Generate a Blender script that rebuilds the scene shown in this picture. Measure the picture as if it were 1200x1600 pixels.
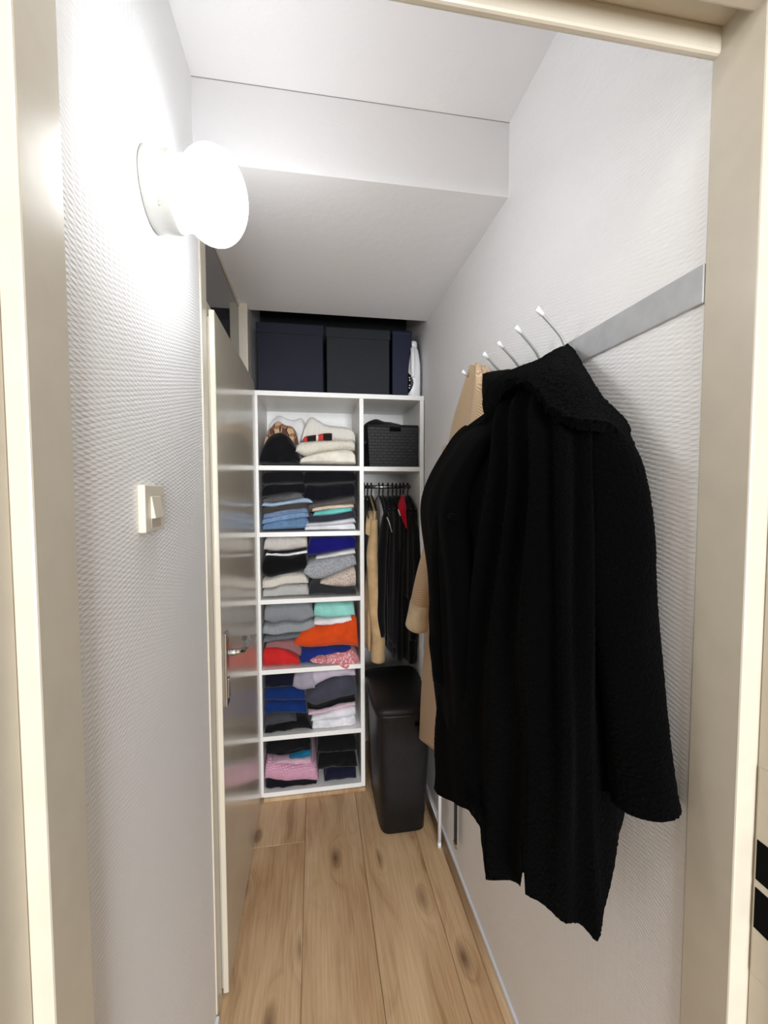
import bpy, bmesh, math, random
import numpy as np
from mathutils import Matrix, Vector, noise

for o in list(bpy.data.objects): bpy.data.objects.remove(o)
scene = bpy.context.scene
COL = scene.collection
random.seed(7); RNG = np.random.default_rng(7)

# ------------------------------------------------------------------ camera
F, YAW, PIT, ROL, CAMZ = 663.9, math.radians(9.336), math.radians(2.844), math.radians(0.126), 1.5
_f = np.array([math.sin(YAW)*math.cos(PIT), math.cos(YAW)*math.cos(PIT), -math.sin(PIT)])
_r = np.array([math.cos(YAW), -math.sin(YAW), 0.0]); _d = np.cross(_f, _r)
_c, _s = math.cos(ROL), math.sin(ROL)
_r, _d = _c*_r + _s*_d, -_s*_r + _c*_d
cam = bpy.data.cameras.new('camera'); camo = bpy.data.objects.new('camera', cam); COL.objects.link(camo)
cam.sensor_fit = 'VERTICAL'; cam.sensor_height = 36.0; cam.lens = F/1600*36.0; cam.clip_start = 0.01
camo.matrix_world = Matrix(((_r[0], -_d[0], -_f[0], 0), (_r[1], -_d[1], -_f[1], 0), (_r[2], -_d[2], -_f[2], CAMZ), (0, 0, 0, 1)))
scene.camera = camo

def at(px, py, X=None, Y=None, Z=None):
    """a point of the photograph measured on a plane of the room"""
    d = _r*(px-600)/F + _d*(py-800)/F + _f
    if X is not None: t = X/d[0]
    elif Y is not None: t = Y/d[1]
    else: t = (Z-CAMZ)/d[2]
    return np.array([0, 0, CAMZ]) + t*d

# ------------------------------------------------------------------ world, lights, exposure
world = bpy.data.worlds.new('world'); scene.world = world; world.use_nodes = True
world.node_tree.nodes['Background'].inputs[0].default_value = (0.9, 0.92, 1, 1)
world.node_tree.nodes['Background'].inputs[1].default_value = 0.05
# added fill light for shelves and floor, far end of the hall behind the camera
hl = bpy.data.lights.new('hall_fill_area', 'AREA'); hl.shape = 'RECTANGLE'; hl.size = 0.9; hl.size_y = 1.7; hl.energy = 34.0; hl.color = (0.94, 0.97, 1.0)
hlo = bpy.data.objects.new('hall_fill_area', hl); hlo.location = (0.32, -2.85, 1.50); hlo.rotation_euler = (math.radians(90), 0, 0); COL.objects.link(hlo)
# weak added fill for jambs and floor, just outside the closet door
h2 = bpy.data.lights.new('hall_fill_point', 'POINT'); h2.energy = 1.6; h2.color = (1.0, 0.95, 0.88); h2.shadow_soft_size = 0.12
h2o = bpy.data.objects.new('hall_fill_point', h2); h2o.location = (0.0, -0.10, 2.38); COL.objects.link(h2o)
GLOBE = 4.3
vs = scene.view_settings
vs.view_transform = 'Standard'; vs.look = 'None'; vs.gamma = 1.0; vs.use_curve_mapping = False
vs.exposure = 2.32

# ------------------------------------------------------------------ materials
def lin(c):
    return tuple(((v/255)/12.92 if v/255 <= 0.04045 else ((v/255+0.055)/1.055)**2.4) for v in c)
_M = {}
class N:
    def __init__(s, name):
        s.m = bpy.data.materials.new(name); s.m.use_nodes = True
        s.t = s.m.node_tree; s.b = s.t.nodes['Principled BSDF']
    def n(s, typ, **k):
        q = s.t.nodes.new(typ)
        for a, v in k.items(): setattr(q, a, v)
        return q
    def l(s, a, b): s.t.links.new(a, b)
    def coords(s, scale=(1, 1, 1), src='Object', rot=(0, 0, 0)):
        tc = s.n('ShaderNodeTexCoord'); mp = s.n('ShaderNodeMapping')
        mp.inputs['Scale'].default_value = scale; mp.inputs['Rotation'].default_value = rot
        s.l(tc.outputs[src], mp.inputs[0]); return mp.outputs[0]
    def noise(s, vec, scale, detail=3, rough=.5):
        q = s.n('ShaderNodeTexNoise'); q.inputs['Scale'].default_value = scale; q.inputs['Detail'].default_value = detail
        q.inputs['Roughness'].default_value = rough; s.l(vec, q.inputs['Vector']); return q.outputs['Fac']
    def ramp(s, fac, stops):
        q = s.n('ShaderNodeValToRGB'); e = q.color_ramp.elements
        while len(e) < len(stops): e.new(.5)
        for i, (p, c) in enumerate(stops): e[i].position = p; e[i].color = (*c, 1)
        s.l(fac, q.inputs[0]); return q.outputs[0]
    def mix(s, fac, a, b, mode='MIX'):
        q = s.n('ShaderNodeMix', data_type='RGBA', blend_type=mode)
        for sock, v in ((q.inputs[0], fac), (q.inputs[6], a), (q.inputs[7], b)):
            if hasattr(v, 'type') and hasattr(v, 'is_linked'): s.l(v, sock)
            elif isinstance(v, (int, float)): sock.default_value = v
            else: sock.default_value = (*v, 1)
        return q.outputs[2]
    def math(s, op, a, b=0.0):
        q = s.n('ShaderNodeMath', operation=op)
        for i, v in enumerate((a, b)):
            if hasattr(v, 'is_linked'): s.l(v, q.inputs[i])
            else: q.inputs[i].default_value = v
        return q.outputs[0]
    def bump(s, h, strength, dist):
        q = s.n('ShaderNodeBump'); q.inputs['Strength'].default_value = strength; q.inputs['Distance'].default_value = dist
        s.l(h, q.inputs['Height']); s.l(q.outputs[0], s.b.inputs['Normal'])
    def set(s, col=None, rough=None, metal=None, spec=None, sheen=None):
        if col is not None: s.b.inputs['Base Color'].default_value = (*col, 1)
        if rough is not None: s.b.inputs['Roughness'].default_value = rough
        if metal is not None: s.b.inputs['Metallic'].default_value = metal
        if spec is not None: s.b.inputs['Specular IOR Level'].default_value = spec
        if sheen is not None:
            s.b.inputs['Sheen Weight'].default_value = sheen; s.b.inputs['Sheen Roughness'].default_value = .5

def paint(name, rgb, rough=.5, spec=.5, metal=0, nscale=40, nstr=.05, var=.04):
    if name in _M: return _M[name]
    m = N(name); c = lin(rgb); m.set(c, rough, metal, spec)
    v = m.coords(); nz = m.noise(v, nscale, 4)
    m.l(m.ramp(nz, [(.3, tuple(x*(1-var) for x in c)), (.7, tuple(min(1, x*(1+var)) for x in c))]), m.b.inputs['Base Color'])
    if nstr: m.bump(nz, nstr, .003)
    _M[name] = m.m; return m.m

def wallpaper(name, rgb, strength=.6):
    m = N(name); c = lin(rgb); m.set(c, .62, 0, .35)
    tc = m.n('ShaderNodeTexCoord'); sp = m.n('ShaderNodeSeparateXYZ'); m.l(tc.outputs['Object'], sp.inputs[0])
    cb = m.n('ShaderNodeCombineXYZ'); m.l(sp.outputs['Y'], cb.inputs[0]); m.l(sp.outputs['Z'], cb.inputs[1])
    nz = m.n('ShaderNodeTexNoise'); nz.inputs['Scale'].default_value = 45; m.l(cb.outputs[0], nz.inputs['Vector'])
    vm = m.n('ShaderNodeVectorMath', operation='MULTIPLY_ADD'); vm.inputs[1].default_value = (.010, .0030, 0)
    m.l(nz.outputs['Color'], vm.inputs[0]); m.l(cb.outputs[0], vm.inputs[2])
    # staggered lens-shaped dashes pressed into the paper
    ss = m.n('ShaderNodeSeparateXYZ'); m.l(vm.outputs[0], ss.inputs[0])
    def lat(ph):
        a_ = m.math('COSINE', m.math('ADD', m.math('MULTIPLY', ss.outputs[0], 2*math.pi/.032), ph))
        b_ = m.math('COSINE', m.math('ADD', m.math('MULTIPLY', ss.outputs[1], 2*math.pi/.0078), ph))
        a_ = m.math('ADD', m.math('MULTIPLY', a_, .5), .5); b_ = m.math('ADD', m.math('MULTIPLY', b_, .5), .5)
        return m.math('MULTIPLY', m.math('POWER', a_, .8), b_)
    inv = m.math('MAXIMUM', lat(0.0), lat(math.pi))
    big = m.noise(cb.outputs[0], 9, 3)
    h = m.math('ADD', m.math('MULTIPLY', inv, m.math('ADD', m.math('MULTIPLY', big, .9), .35)), m.math('MULTIPLY', m.noise(cb.outputs[0], 220, 2), .35))
    m.bump(h, strength, .0024)
    _M[name] = m.m; return m.m

def plaster(name, rgb):
    m = N(name); m.set(lin(rgb), .7, 0, .3); v = m.coords()
    h = m.math('ADD', m.noise(v, 26, 5, .6), m.math('MULTIPLY', m.noise(v, 5, 2), .8)); m.bump(h, .25, .006)
    _M[name] = m.m; return m.m

def oak(name, tint=1.0):
    m = N(name); m.set(None, .42, 0, .35)
    tc = m.n('ShaderNodeTexCoord'); oi = m.n('ShaderNodeObjectInfo')
    off = m.n('ShaderNodeVectorMath', operation='MULTIPLY_ADD'); cb = m.n('ShaderNodeCombineXYZ')
    for i in range(3): m.l(oi.outputs['Random'], cb.inputs[i])
    off.inputs[1].default_value = (3.7, 9.1, 5.3); m.l(cb.outputs[0], off.inputs[0]); m.l(tc.outputs['Object'], off.inputs[2])
    P = off.outputs[0]
    def mp(sc):
        q = m.n('ShaderNodeMapping'); q.inputs['Scale'].default_value = sc; m.l(P, q.inputs[0]); return q.outputs[0]
    vor = m.n('ShaderNodeTexVoronoi'); vor.inputs['Scale'].default_value = 1.0; vor.inputs['Randomness'].default_value = 1.0
    m.l(mp((8.5, 3.4, 1)), vor.inputs['Vector']); kd = vor.outputs['Distance']
    knot = m.n('ShaderNodeMapRange'); knot.inputs[1].default_value = .02; knot.inputs[2].default_value = .24; knot.inputs[3].default_value = 1; knot.inputs[4].default_value = 0
    m.l(kd, knot.inputs[0])
    sel = m.math('GREATER_THAN', m.noise(mp((3.0, 1.2, 1)), 1.3, 1), .44)
    kn = m.math('MULTIPLY', knot.outputs[0], sel)
    # grain lines bend round the knots
    warp = m.math('MULTIPLY', m.math('POWER', m.math('SUBTRACT', 1.0, m.math('MINIMUM', kd, 1.0)), 3.0), .5)
    sx = m.n('ShaderNodeSeparateXYZ'); m.l(P, sx.inputs[0])
    g = m.n('ShaderNodeCombineXYZ')
    m.l(m.math('ADD', m.math('MULTIPLY', sx.outputs['X'], 17.0), m.math('MULTIPLY', warp, 7.0)), g.inputs[0])
    m.l(m.math('MULTIPLY', sx.outputs['Y'], 1.6), g.inputs[1])
    n1 = m.noise(g.outputs[0], 1.0, 6, .62)
    n2 = m.noise(mp((190, 5, 1)), 1.0, 4, .6)
    n3 = m.noise(mp((5, 1.1, 1)), 1.0, 2)
    base = m.ramp(n1, [(.30, lin((138, 98, 62))), (.45, lin((204, 168, 128))), (.72, lin((224, 194, 154)))])
    base = m.mix(.30, base, m.ramp(n2, [(.38, lin((150, 112, 74))), (.6, lin((228, 198, 158)))]))
    base = m.mix(.35, base, m.ramp(n3, [(.38, lin((160, 120, 82))), (.62, lin((226, 198, 160)))]))
    base = m.mix(m.math('MULTIPLY', m.math('POWER', kn, 1.3), .85), base, lin((84, 54, 32)))
    base = m.mix(1.0, base, (tint, tint, tint), 'MULTIPLY')
    m.l(base, m.b.inputs['Base Color']); m.bump(n2, .06, .002)
    _M[name] = m.m; return m.m

def fabric(rgb, kind='plain', name=None):
    key = ('fab', tuple(rgb), kind)
    if key in _M: return _M[key]
    m = N(name or ('fabric_' + kind)); c = lin(rgb); m.set(c, .92, 0, .12, .15)
    v = m.coords(); col = None
    if kind == 'plain':
        h = m.noise(v, 420, 3); lo = m.noise(v, 18, 3)
        col = m.ramp(lo, [(.3, tuple(x*.82 for x in c)), (.7, tuple(min(1, x*1.12) for x in c))]); m.bump(h, .25, .0015)
    elif kind == 'knit':
        w = m.n('ShaderNodeTexWave', wave_type='BANDS', bands_direction='X'); w.inputs['Scale'].default_value = 62; w.inputs['Distortion'].default_value = 2.2
        w.inputs['Detail'].default_value = 2; m.l(v, w.inputs['Vector'])
        h = m.math('ADD', w.outputs['Fac'], m.math('MULTIPLY', m.noise(v, 260, 2), .8)); m.bump(h, .6, .003)
        col = m.ramp(h, [(.2, tuple(x*.72 for x in c)), (.9, tuple(min(1, x*1.08) for x in c))])
    elif kind == 'marl':
        h = m.noise(v, 230, 2, .8); col = m.ramp(h, [(.38, tuple(x*.45 for x in c)), (.55, c), (.7, tuple(min(1, x*1.35) for x in c))]); m.bump(h, .4, .002)
    elif kind == 'denim':
        w = m.n('ShaderNodeTexWave', wave_type='BANDS', bands_direction='DIAGONAL'); w.inputs['Scale'].default_value = 180; m.l(v, w.inputs['Vector'])
        h = m.math('ADD', m.math('MULTIPLY', w.outputs['Fac'], .5), m.noise(v, 45, 4)); col = m.ramp(h, [(.4, tuple(x*.7 for x in c)), (1.0, tuple(min(1, x*1.3) for x in c))]); m.bump(h, .2, .001)
    elif kind == 'floral':
        vo = m.n('ShaderNodeTexVoronoi'); vo.inputs['Scale'].default_value = 95; m.l(v, vo.inputs['Vector'])
        col = m.ramp(vo.outputs['Distance'], [(.25, lin((232, 205, 205))), (.42, c), (.8, tuple(x*.8 for x in c))]); m.bump(m.noise(v, 90, 3), .3, .003)
    elif kind == 'tweed':
        ck = m.n('ShaderNodeTexBrick'); ck.offset = .5
        for k, x in (('Scale', 1), ('Mortar Size', .0022), ('Mortar Smooth', .4), ('Brick Width', .013), ('Row Height', .008)): ck.inputs[k].default_value = x
        sp = m.n('ShaderNodeSeparateXYZ'); m.l(v, sp.inputs[0]); cb = m.n('ShaderNodeCombineXYZ')
        m.l(sp.outputs['X'], cb.inputs[0]); m.l(sp.outputs['Z'], cb.inputs[1]); m.l(cb.outputs[0], ck.inputs['Vector'])
        ck.inputs['Color1'].default_value = (*lin((228, 190, 206)), 1); ck.inputs['Color2'].default_value = (*c, 1); ck.inputs['Mortar'].default_value = (*lin((180, 122, 148)), 1)
        col = m.mix(m.math('MULTIPLY', m.noise(v, 150, 2), .5), ck.outputs['Color'], c); m.bump(m.noise(v, 200, 3), .5, .002)
    elif kind == 'plaid':
        def band(ax, sc, thr):
            q = m.n('ShaderNodeSeparateXYZ'); m.l(v, q.inputs[0])
            return m.math('GREATER_THAN', m.math('FRACT', m.math('MULTIPLY', m.math('ADD', q.outputs[ax], m.math('MULTIPLY', m.noise(v, 14, 2), .05)), sc)), thr)
        a = m.mix(band('X', 17, .55), c, lin((96, 66, 56))); b = m.mix(band('Z', 21, .7), a, lin((150, 108, 84)))
        col = m.mix(band('X', 34, .88), b, lin((28, 20, 22))); m.bump(m.noise(v, 180, 3), .4, .002)
    elif kind == 'redplaid':
        q = m.n('ShaderNodeSeparateXYZ'); m.l(v, q.inputs[0]); f = m.math('FRACT', m.math('MULTIPLY', q.outputs['X'], 13.0))
        a = m.mix(m.math('GREATER_THAN', f, .30), lin((196, 66, 58)), lin((38, 26, 26))); col = m.mix(m.math('GREATER_THAN', f, .86), a, lin((226, 218, 208)))
        m.bump(m.noise(v, 180, 3), .4, .002)
    elif kind == 'herringbone':
        q = m.n('ShaderNodeSeparateXYZ'); m.l(v, q.inputs[0])
        s1 = m.math('ADD', q.outputs['Y'], m.math('MULTIPLY', q.outputs['X'], .8))
        z = m.math('ABSOLUTE', m.math('SUBTRACT', m.math('FRACT', m.math('MULTIPLY', s1, 26.0)), .5))
        d = m.math('FRACT', m.math('ADD', m.math('MULTIPLY', q.outputs['Z'], 150.0), m.math('MULTIPLY', z, 4.0)))
        h = m.math('ABSOLUTE', m.math('SUBTRACT', d, .5))
        col = m.ramp(h, [(.1, tuple(x*.62 for x in c)), (.4, tuple(min(1, x*1.1) for x in c))]); m.bump(h, .5, .0015)
    elif kind == 'teddy':
        m.set(c, 1.0, 0, .03, .02); m.b.inputs['Sheen Tint'].default_value = (.5, .5, .5, 1)
        h = m.math('ADD', m.noise(v, 260, 3, .7), m.math('MULTIPLY', m.noise(v, 700, 2), .5)); m.bump(h, .7, .003)
        col = m.ramp(h, [(.4, tuple(x*.4 for x in c)), (1.0, tuple(x*1.5 for x in c))])
    elif kind == 'wool':
        m.set(c, .9, 0, .035, .008); h = m.noise(v, 300, 3); col = m.ramp(m.noise(v, 12, 3), [(.3, tuple(x*.8 for x in c)), (.7, tuple(x*1.2 for x in c))]); m.bump(h, .2, .0012)
    if col is not None: m.l(col, m.b.inputs['Base Color'])
    _M[key] = m.m; return m.m

def emit(name, col, s):
    m = N(name); m.set((.9, .9, .9), .2)
    m.b.inputs['Emission Color'].default_value = (*col, 1); m.b.inputs['Emission Strength'].default_value = s
    return m.m

WALL_L = wallpaper('wall_paper', (245, 245, 246), .42)
PLAST = plaster('ceiling_plaster', (243, 243, 245))
WHITEB = paint('white_laminate', (238, 237, 234), .35, .5, 0, 30, .02, .02)
CREAM = paint('cream_gloss_paint', (204, 196, 180), .28, .5, 0, 22, .12, .03)
DOORP = paint('door_gloss_paint', (206, 198, 181), .17, .75, 0, 6, .02, .03)
OAK = oak('oak_laminate'); OAKT = oak('oak_trim', .86)
STEEL = paint('brushed_steel', (190, 188, 184), .25, .5, 1.0, 60, .03, .05)
ZINC = paint('grey_rail_paint', (182, 184, 187), .45, .5, 0, 30, .06, .08)
NAVYBOX = paint('navy_box_card', (28, 31, 44), .75, .3, 0, 200, .12, .10)
CHARBOX = paint('charcoal_box_card', (34, 36, 41), .75, .3, 0, 200, .12, .10)
BLACKP = paint('black_plastic', (16, 16, 18), .42, .45, 0, 160, .15, .1)
BLACKH = paint('hanger_black_plastic', (18, 18, 19), .35, .5)
WHITEP = paint('white_plastic', (232, 233, 236), .3, .5, 0, 30, .0, .01)
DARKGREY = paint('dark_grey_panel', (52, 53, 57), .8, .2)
HOLE = paint('recess_black', (6, 6, 6), .9, .1)
SWITCH = paint('cream_switch_plastic', (222, 214, 196), .35, .5, 0, 30, 0, .01)

# ------------------------------------------------------------------ mesh helpers
def tag(o, label=None, cat=None, group=None, kind=None):
    if label: o['label'] = label
    if cat: o['category'] = cat
    if group: o['group'] = group
    if kind: o['kind'] = kind
    return o
def thing(name, loc, label, cat, group=None, kind=None):
    o = bpy.data.objects.new(name, None); COL.objects.link(o); o.location = loc; o.empty_display_size = .05
    return tag(o, label, cat, group, kind)
def origin(o):
    p = Vector((0, 0, 0))
    while o is not None: p += o.location; o = o.parent
    return p
def link(name, me, material, parent=None, smooth=True):
    """me is in room coordinates; the object sits at its parent's origin"""
    if parent is not None: me.transform(Matrix.Translation(-origin(parent)))
    if smooth:
        for p in me.polygons: p.use_smooth = True
    me.materials.append(material)
    o = bpy.data.objects.new(name, me); COL.objects.link(o); o.parent = parent
    return o
def pymesh(name, v, f):
    me = bpy.data.meshes.new(name); me.from_pydata([tuple(map(float, p)) for p in v], [], f); me.update(); return me
def frombm(name, bm):
    me = bpy.data.meshes.new(name); bmesh.ops.recalc_face_normals(bm, faces=bm.faces); bm.to_mesh(me); bm.free(); return me
def add_box(bm, x0, x1, y0, y1, z0, z1):
    m = Matrix.Translation(((x0+x1)/2, (y0+y1)/2, (z0+z1)/2)) @ Matrix.Diagonal((abs(x1-x0), abs(y1-y0), abs(z1-z0), 1))
    return bmesh.ops.create_cube(bm, size=1, matrix=m)['verts']
def box(name, dims, material, parent=None, bev=0.0, seg=2):
    bm = bmesh.new()
    ds = dims if isinstance(dims[0], (tuple, list)) else [dims]
    for d in ds: add_box(bm, *d)
    if bev: bmesh.ops.bevel(bm, geom=bm.edges[:], offset=bev, segments=seg, affect='EDGES', profile=.5)
    return link(name, frombm(name, bm), material, parent, smooth=False)
def struct(o, label, cat): return tag(o, label, cat, None, 'structure')
def grid_faces(nu, nv, closed_u=False, base=0):
    f = []
    for j in range(nv-1):
        for i in range(nu if closed_u else nu-1):
            a = base+j*nu+i; b = base+j*nu+(i+1) % nu
            f.append((a, b, b+nu, a+nu))
    return f
def ring_mesh(name, rings, caps=True):
    """rings: array (nv, nu, 3), closed round u"""
    rings = np.asarray(rings, float); nv, nu = rings.shape[:2]
    v = rings.reshape(-1, 3); f = grid_faces(nu, nv, True)
    if caps: f += [tuple(reversed(range(nu))), tuple(range((nv-1)*nu, nv*nu))]
    return pymesh(name, v, f)
def spline(pts, n):
    """Catmull-Rom through pts (list of vectors), n samples"""
    P = np.asarray(pts, float); k = len(P)
    if k == 2: return P[0]+(P[1]-P[0])*np.linspace(0, 1, n)[:, None]
    Q = np.vstack([2*P[0]-P[1], P, 2*P[-1]-P[-2]]); out = []
    for s in np.linspace(0, k-1, n):
        i = min(int(s), k-2); t = s-i; a, b, c, d = Q[i:i+4]
        out.append(.5*((2*b)+(-a+c)*t+(2*a-5*b+4*c-d)*t*t+(-a+3*b-3*c+d)*t**3))
    return np.array(out)
def tube_mesh(name, path, rad, nu=12, squash=None, caps=True):
    P = np.asarray(path, float); n = len(P); T = np.gradient(P, axis=0); T /= np.linalg.norm(T, axis=1)[:, None]
    up = np.array([0, 0, 1.0]) if abs(T[0][2]) < .9 else np.array([1.0, 0, 0])
    A = np.cross(T[0], up); A /= np.linalg.norm(A); rings = []
    rad = np.broadcast_to(np.asarray(rad, float), (n,)) if np.ndim(rad) < 2 else rad
    for i in range(n):
        A = A - T[i]*A.dot(T[i]); A /= np.linalg.norm(A); B = np.cross(T[i], A)
        a = np.linspace(0, 2*np.pi, nu, endpoint=False)
        rings.append(P[i]+rad[i]*(np.cos(a)[:, None]*A+np.sin(a)[:, None]*B*(squash or 1)))
    return ring_mesh(name, rings, caps)
def lathe_x(name, prof, cx, cy, cz, nu=40):
    """prof: (x offset, radius), axis along +X from the wall"""
    a = np.linspace(0, 2*np.pi, nu, endpoint=False)
    return ring_mesh(name, [[(cx+x, cy+r*math.cos(t), cz+r*math.sin(t)) for t in a] for x, r in prof])
def fbm(p, s):
    q = Vector(p)*s; return noise.noise(q)+.5*noise.noise(q*2.1)

# ================================================================== STRUCTURE
XL, XR, YJ, YB = -0.287, 0.544, 0.527, 2.50
CEIL, LOW, YBEAM, YSH = 2.517, 2.317, 1.155, 2.055
# floor: oak planks on a base
fl = struct(box('floor', (XL-.10, XR+.05, .50, YB, -.04, -.009), OAKT), 'light oak plank floor of the narrow closet', 'floor')
def plank(x0, x1, y0, y1):
    bm = bmesh.new(); add_box(bm, x0+.0006, x1-.0006, y0+.0006, y1-.0006, -.009, 0)
    bmesh.ops.bevel(bm, geom=[e for e in bm.edges if all(v.co.z > -.001 for v in e.verts)], offset=.0016, segments=1, affect='EDGES')
    return link('plank', frombm('plank', bm), OAK, fl, smooth=False)
SEAMS = [(-.385, -.292, [.50, 1.40, YB]), (-.292, -.053, [.50, 1.78, YB]), (-.053, .186, [.50, YB]), (.186, .425, [.50, YB]), (.425, .545, [.50, 1.05, YB])]
for x0, x1, ys in SEAMS:
    for a, b in zip(ys, ys[1:]): plank(x0, x1, a, b)
wl = struct(box('wall_left', [(XL-.10, XL, YJ, 1.19, 0, CEIL+.03), (XL-.10, XL-.02, 1.19, 2.03, LOW, CEIL+.03), (XL-.10, XL, 2.03, YB, 0, CEIL+.03)], WALL_L), 'white woven-texture wallpapered wall holding the lamp and switch', 'wall')
wr = struct(box('wall_right', (XR, XR+.08, YJ, YB+.05, -.01, CEIL+.03), WALL_L), 'white textured wall behind the hanging coats', 'wall')
wb = struct(box('wall_back', (XL-.1, XR+.05, YB, YB+.06, 0, CEIL+.03), DARKGREY), 'dark grey wall behind the storage boxes', 'wall')
ce = struct(box('ceiling', (XL-.1, XR+.05, YJ-.1, YB+.05, CEIL, CEIL+.05), PLAST), 'white plaster ceiling stepping down to a lowered part', 'ceiling')
sf = box('lowered_ceiling', (XL-.02, XR, YBEAM, 2.03, LOW, CEIL), PLAST, ce)
box('caulk_seam', (XL, XR, YBEAM-.0008, YBEAM, CEIL-.0014, CEIL), paint('crack_grey', (150, 148, 150), .9), ce)
# skirting on the right: white strip plus oak bead
bb = thing('baseboard_right', (XR, 1.2, 0), 'thin white strip and oak bead along the coat wall', 'baseboard', None, 'structure')
box('white_strip', (XR-.009, XR, YJ, 2.05, 0, .032), WHITEP, bb, .003)
a = np.linspace(0, math.pi/2, 7); xr = XR-.009
ring = [(xr, 0)]+[(xr-.020*math.cos(t), .016*math.sin(t)) for t in a]
link('oak_bead', ring_mesh('oak_bead', [[(x, y, z) for x, z in ring] for y in (YJ+.01, 2.04)]), OAKT, bb)
# left skirting stub
struct(box('baseboard_left', (XL, XL+.010, YJ, 1.185, 0, .028), WHITEP, None, .003), 'thin white strip along the foot of the lamp wall', 'baseboard')

# entrance door frame round the camera's view (trim_1)
t1 = thing('trim_1', (XL, .49, 0), 'cream painted door frame the closet is seen through', 'door frame', None, 'structure')
box('jamb', [(-.264-.06, -.264, .453, YJ, 0, 2.20), (-.264-.06, -.283, .405, .453, 0, 2.20), (-.264-.09, -.305, .37, .405, 0, 2.2), (-.264-.09, -.324, .405, YJ, 0, 2.2)], CREAM, t1, .0025)
rj = box('jamb', [(.540, .62, .453, YJ, 0, 2.20), (.569, .62, .395, .453, 0, 2.20), (.600, .64, .36, .395, 0, 2.2)], CREAM, t1, .0025)
box('head', [(-.30, .600, .514, YJ-.0005, 2.080, 2.22), (-.31, .605, .474, .514, 2.112, 2.22), (-.31, .605, .44, .474, 2.088, 2.22), (-.32, .62, .385, .44, 2.13, 2.22)], CREAM, t1, .004)
# strike holes in the right jamb's rebate
sp = box('strike_plate', (.5675, .569, .398, .449, .86, 1.14), CREAM, t1, .0006)
for z0, z1, n in ((.990, 1.044, 'latch_hole'), (.924, .979, 'bolt_hole')):
    box(n, (.5668, .5692, .424, .4475, z0, z1), HOLE, sp)
# the hall the camera stands in
hw = paint('hall_wall_paint', (150, 146, 140), .7, .2)
struct(box('wall_hall', [(-1.4, -.324, .41, .50, 0, 2.5), (.62, 1.4, .41, .50, 0, 2.5), (-.40, .64, .41, .50, 2.2, 2.5), (-1.46, -1.4, -2.95, .5, 0, 2.5), (1.4, 1.46, -2.95, .5, 0, 2.5), (-1.46, 1.46, -3.0, -2.95, 0, 2.5)], hw), 'beige walls of the dim hall in front of the closet', 'wall')
struct(box('floor_hall', (-1.46, 1.46, -3.0, .50, -.04, 0), OAKT), 'oak floor of the hall in front of the closet', 'floor')
struct(box('ceiling_hall', (-1.46, 1.46, -3.0, .5, 2.5, 2.55), hw), 'ceiling of the hall in front of the closet', 'ceiling')

# side door on the left with frame and dark fanlight
t2 = thing('trim_2', (XL, 1.6, 0), 'cream frame round the side door and its fanlight', 'door frame', None, 'structure')
box('post', (-.36, -.283, 1.188, 1.246, 0, LOW), CREAM, t2, .003)
box('post', (-.36, -.279, 1.965, 2.030, 0, LOW), CREAM, t2, .003)
box('transom_bar', (-.36, -.292, 1.246, 1.965, 1.985, 2.035), CREAM, t2, .003)
box('head', (-.36, -.312, 1.246, 1.965, 2.300, LOW), CREAM, t2, .002)
gm = N('dark_glass'); gm.set(lin((60, 61, 63)), .04, 0, .9); v = gm.coords(); gm.bump(gm.noise(v, 3, 1), .02, .01)
struct(box('window_1', (-.322, -.316, 1.246, 1.965, 2.035, 2.300), gm.m), 'dark glossy fanlight pane above the side door', 'window')
d1 = thing('door_1', (-.275, 1.65, .008), 'glossy greige flush side door with steel lever handle', 'door', None, 'structure')
box('leaf', [(-.281, -.265, 1.250, 2.046, .010, 1.998), (-.325, -.281, 1.262, 1.96, .012, 1.984)], DOORP, d1, .003)
hp = box('handle_plate', (-.2655, -.258, 1.284, 1.322, .862, 1.082), STEEL, d1, .003)
hy, hz = 1.303, 1.020
path = spline([(-.259, hy, hz), (-.238, hy, hz), (-.222, hy+.006, hz), (-.214, hy+.028, hz), (-.214, hy+.07, hz+.001), (-.218, hy+.115, hz-.002), (-.232, hy+.128, hz-.002)], 30)
link('lever', tube_mesh('lever', path, np.r_[np.full(6, .0105), np.full(24, .0088)], 14), STEEL, hp)
box('lock_cover', (-.259, -.254, 1.290, 1.316, .885, .945), STEEL, hp, .003)

# ================================================================== WALL LAMP, SWITCH
LY, LZ = .862, 2.047
lamp = thing('wall_lamp', (XL, LY, LZ), 'lit white glass globe lamp on a round porcelain base', 'lamp')
PORC = paint('white_porcelain', (176, 176, 172), .3, .5, 0, 30, 0, .01)
bs = link('base', lathe_x('base', [(0, .001), (0, .066), (.003, .068), (.044, .0655), (.050, .063), (.052, .059), (.052, .002)], XL, LY, LZ), PORC, lamp)
link('screw', lathe_x('screw', [(0, .0005), (0, .004), (.003, .003), (.004, .0005)], XL+.0, LY+.0, LZ, 10), PORC, lamp).location = (.026, -.046, -.047)
prof = [(.050, .0005), (.050, .058), (.056, .0600), (.060, .0595)]
for k in range(1, 25):
    t = math.pi*(.24+.76*k/24); prof.append((.109-.060*math.cos(t)*(1.0 if t > math.pi/2 else 1.05), .080*math.sin(t)+.0004))
link('globe', lathe_x('globe', prof, XL, LY, LZ, 48), emit('lit_opal_glass', (.96, .985, 1.0), GLOBE), lamp)

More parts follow.
